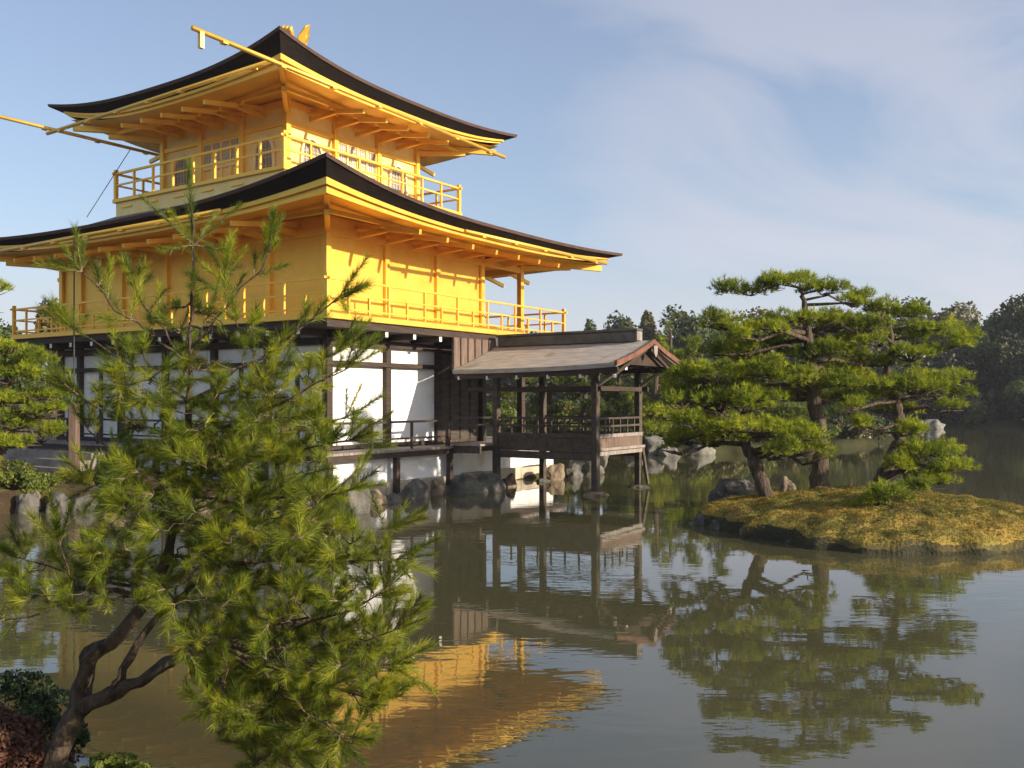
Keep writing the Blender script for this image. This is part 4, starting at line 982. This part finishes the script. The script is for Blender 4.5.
# moss tufts on the islet
def moss_tufts():
    n = 46000; P = np.array(ISL); C = np.array((6.8, 17.6))
    x = RNG.uniform(3.4, 10.4, n); y = RNG.uniform(14.1, 21.4, n)
    from mathutils.bvhtree import BVHTree
    me = islet.data; bv = BVHTree.FromPolygons([v.co for v in me.vertices], [tuple(p_.vertices) for p_ in me.polygons])
    pos = []
    for a, b2 in zip(x, y):
        h = bv.ray_cast(Vector((a, b2, 3)), Vector((0, 0, -1)))
        if h[0] is not None and h[0].z > .16: pos.append(h[0])
    pos = np.array(pos); n = len(pos)
    pos = np.repeat(pos, 3, 0)+RNG.normal(size=(n*3, 3))*[.02, .02, .003]
    d = unit(np.array([0, 0, 1])+RNG.normal(size=(n*3, 3))*.45)
    V = needles(pos, d, RNG.uniform(.012, .038, n*3), np.full(n*3, .009))
    tb = np.array([.42+.75*noise.noise(Vector((p_[0]*.9, p_[1]*.9, 0)))+.5*noise.noise(Vector((p_[0]*3.3, p_[1]*3.3, 4))) for p_ in pos])
    soup('moss', V, 3, M['moss_tuft'], None, np.clip(tb+RNG.normal(0, .15, n*3), 0, 1), label='golden green moss and short grass covering the islet', cat='moss', kind='stuff')
M['moss_tuft'] = leaf_mat('moss_tufts', (.075, .11, .02), (.27, .19, .03), .25, (.42, .27, .05), .9)
moss_tufts()

# ------------------------------------------------------------------ the near pine
def near_pine():
    root = empty('young_pine', tuple(pt(52,775,5.05)), label='young long needled pine leaning up from the near bank and overlapping the golden pavilion', cat='pine tree')
    O = np.array(root.location); mb = MB(); tw = MB()
    def path(pts): return [pt(*p_[:3]) for p_ in pts]
    stems = [
      [(48,785,5.05,.075),(58,750,5.05,.066),(70,725,5.05,.062),(80,703,5.04,.058),(82,680,5.02,.048),(88,660,5.0,.045),(103,645,4.98,.042),(120,634,4.96,.038),(140,612,4.95,.034),(154,588,4.95,.031),(166,555,4.95,.028),(176,520,4.95,.026),(183,482,4.95,.023),(188,440,4.93,.019),(190,400,4.92,.015),(189,350,4.9,.011),(193,300,4.9,.009),(194,245,4.9,.007),(191,200,4.9,.005),(189,172,4.9,.003)],
      [(78,708,5.04,.05),(98,700,5.0,.042),(118,690,4.95,.038),(140,682,4.9,.034),(160,668,4.85,.03),(180,655,4.8,.026),(215,645,4.7,.02),(260,630,4.6,.016),(310,618,4.5,.011)],
      [(114,690,4.95,.026),(122,670,4.97,.022),(134,648,4.98,.02),(150,625,5.0,.018),(175,600,5.05,.014),(205,575,5.1,.011)],
      [(215,645,4.7,.015),(250,665,4.65,.012),(290,690,4.6,.009),(320,720,4.55,.007)],
      [(150,600,4.95,.018),(115,590,4.85,.014),(75,588,4.75,.010),(35,596,4.65,.007)]]
    nodes = []
    for s_ in stems:
        P = []; rr = []
        for i in range(len(s_)-1):
            for k in range(3):
                f = k/3; q = pt(*s_[i][:3])*(1-f)+pt(*s_[i+1][:3])*f; P.append(q+(RNG.normal(size=3)*.004 if i+k else 0)); rr.append(s_[i][3]*(1-f)+s_[i+1][3]*f)
        P.append(pt(*s_[-1][:3])); rr.append(s_[-1][3]); mb.tube([p_-O for p_ in P], [q_*.92 for q_ in rr], 14, wob=.75)
        nodes += [(p_, r_) for p_, r_ in zip(P, rr) if r_ < .05]
    NP = np.array([a for a, _ in nodes]); NR = np.array([r_ for _, r_ in nodes])
    base = []; dirs = []; lens = []; newn = []
    def add_shoot(p_, d_, ln, rad=.0028):
        d_ = d_/np.linalg.norm(d_); base.append(p_); dirs.append(d_); lens.append(ln)
        tw.tube([p_-O, p_+d_*ln*.95-O], [rad, rad*.5], 4)
    def branch(a, c, ra, up=.08, whorl=5, shoot=(.12, .24), outd=None, along=True):
        a = np.array(a); c = np.array(c); d = c-a; ln = np.linalg.norm(d)
        ctrl = a*.5+c*.5-np.array([0, 0, up*ln]); ps = []
        for k in range(7):
            t_ = k/6; ps.append(a*(1-t_)**2+ctrl*2*t_*(1-t_)+c*t_*t_ + (RNG.normal(size=3)*.008 if 0 < k < 6 else 0))
        mb.tube([p_-O for p_ in ps], list(np.linspace(ra, .0035, 7)), 6, wob=.3)
        for k in (2, 3, 4, 5): newn.append((ps[k], ra*(1-.12*k)))
        end = ps[-1]; dd = unit(ps[-1]-ps[-2])
        add_shoot(end, dd*.8+np.array([0, 0, .35]), RNG.uniform(*shoot)*1.15)
        for k in range(whorl):
            v = unit(dd*.75+RNG.normal(size=3)*.45+np.array([0, 0, .35])); add_shoot(end, v, RNG.uniform(*shoot))
        if along and ln > .3:
            for k in range(int(ln*11)):
                t_ = RNG.uniform(.35, 1); i = min(5, int(t_*6)); q = ps[i]*(1-(t_*6-i))+ps[i+1]*(t_*6-i) if t_ < 1 else ps[-1]
                v = unit(unit(ps[i+1]-ps[i])*.6+RNG.normal(size=3)*.5+np.array([0, 0, .4])); add_shoot(q, v, RNG.uniform(*shoot)*.9)
    # named big branches (photo pixels, depth)
    main = [((192,402,4.92),(340,296,4.7)),((190,355,4.9),(270,252,4.75)),((190,352,4.9),(224,275,5.1)),((190,365,4.9),(82,272,4.7)),((190,368,4.9),(136,290,5.0)),
            ((189,400,4.92),(75,330,5.05)),((189,402,4.92),(335,355,5.1)),((188,440,4.93),(345,370,4.6)),((188,445,4.93),(346,418,5.0)),((186,460,4.94),(350,440,4.65)),((187,440,4.93),(78,395,4.8)),((184,480,4.95),(88,430,5.1)),
            ((182,490,4.95),(350,490,4.6)),((180,505,4.95),(95,485,4.6)),((176,520,4.95),(385,530,4.8)),((166,555,4.95),(395,560,4.55)),((154,588,4.95),(25,560,4.8)),((154,590,4.95),(5,620,4.7)),
            ((180,655,4.8),(385,590,4.5)),((215,645,4.7),(395,630,4.45)),((215,645,4.7),(390,665,4.5)),((215,645,4.7),(375,700,4.5)),((250,665,4.65),(340,735,4.4)),((250,665,4.65),(290,750,4.5)),((215,645,4.7),(225,700,4.4)),((250,660,4.65),(300,700,4.8)),((40,596,4.65),(-10,585,4.6)),((80,588,4.75),(60,545,4.6))]
    for a, c in main:
        A = pt(*a); C = pt(*c); i = int(np.argmin(np.linalg.norm(NP-A, axis=1))); A = NP[i]
        branch(A, C, min(.012, NR[i]*.7), up=RNG.uniform(.02, .12))
    # top leader whorl
    tp = pt(194, 245, 4.9)
    for c, l_ in (((240,205,4.85),.25),((142,197,4.85),.27),((215,215,5.1),.2),((170,212,4.6),.22),((160,250,4.7),.14),((225,250,5.0),.14)):
        C = pt(*c); d = C-tp; ln = np.linalg.norm(d); add_shoot(tp, d, ln, .004)
    add_shoot(pt(193,262,4.9), pt(189,165,4.9)-pt(193,262,4.9), np.linalg.norm(pt(189,165,4.9)-pt(193,262,4.9)), .004)
    # filling branchlets through the crown volume
    n_old = len(NP)
    prof = [(300,165,230,4),(335,130,285,10),(370,110,305,20),(405,115,318,42),(440,125,325,58),(475,120,328,62),(510,110,335,66),(545,80,355,70),(580,15,378,78),(615,20,395,74),(650,180,402,80),(690,190,392,70),(730,220,368,48),(758,245,335,20)]
    for y0, xa, xb, n in prof:
        for k in range(n):
            if len(newn) > len(NP)-n_old: NP = np.vstack([NP[:n_old], [a_ for a_, _ in newn]]); NR = np.concatenate([NR[:n_old], [r_ for _, r_ in newn]])
            x = RNG.uniform(xa, xb); y = y0+RNG.uniform(-20, 20); D = 4.85+RNG.uniform(-.62, .62)*min(1, (xb-xa)/260)
            if y0 > 600 and x < 180 and y > 610: continue
            x += 0; C = pt(x, y, D); dist = np.linalg.norm((NP-C)*[1, 1, 1.2], axis=1)+np.where(NP[:, 2] > C[2]+.12, .5, 0); i = int(np.argmin(dist))
            A = NP[i]
            if dist[i] > .9: continue
            branch(A, C, min(.007, NR[i]*.6), up=RNG.uniform(0, .12), whorl=3, shoot=(.05, .13), along=True)
    V, T = shoots([b0-O for b0 in base], dirs, lens, 1050, .074, .0011, spread=(22, 72))
    print('near pine needles', len(T), 'shoots', len(base))
    mb.build('trunk', M['bark'], root, smooth=True)
    tw.build('twigs', M['twig'], root)
    soup('crown', V, 3, M['needle_fg'], root, T)
near_pine()

# ------------------------------------------------------------------ haze
hm = bpy.data.materials.new('haze'); hm.use_nodes = True; ht = hm.node_tree; ht.nodes.clear()
ho = N(ht, 'ShaderNodeOutputMaterial'); hv = N(ht, 'ShaderNodeVolumePrincipled'); hv.inputs['Color'].default_value = (.86, .9, 1, 1); hv.inputs['Density'].default_value = .0004; hv.inputs['Anisotropy'].default_value = .2
ht.links.new(hv.outputs[0], ho.inputs['Volume'])
tag(MB().box(-1600, 1600, -1600, 1600, -2.4, 17.5).build('haze', hm), kind='stuff')
print('objects', len(bpy.data.objects))
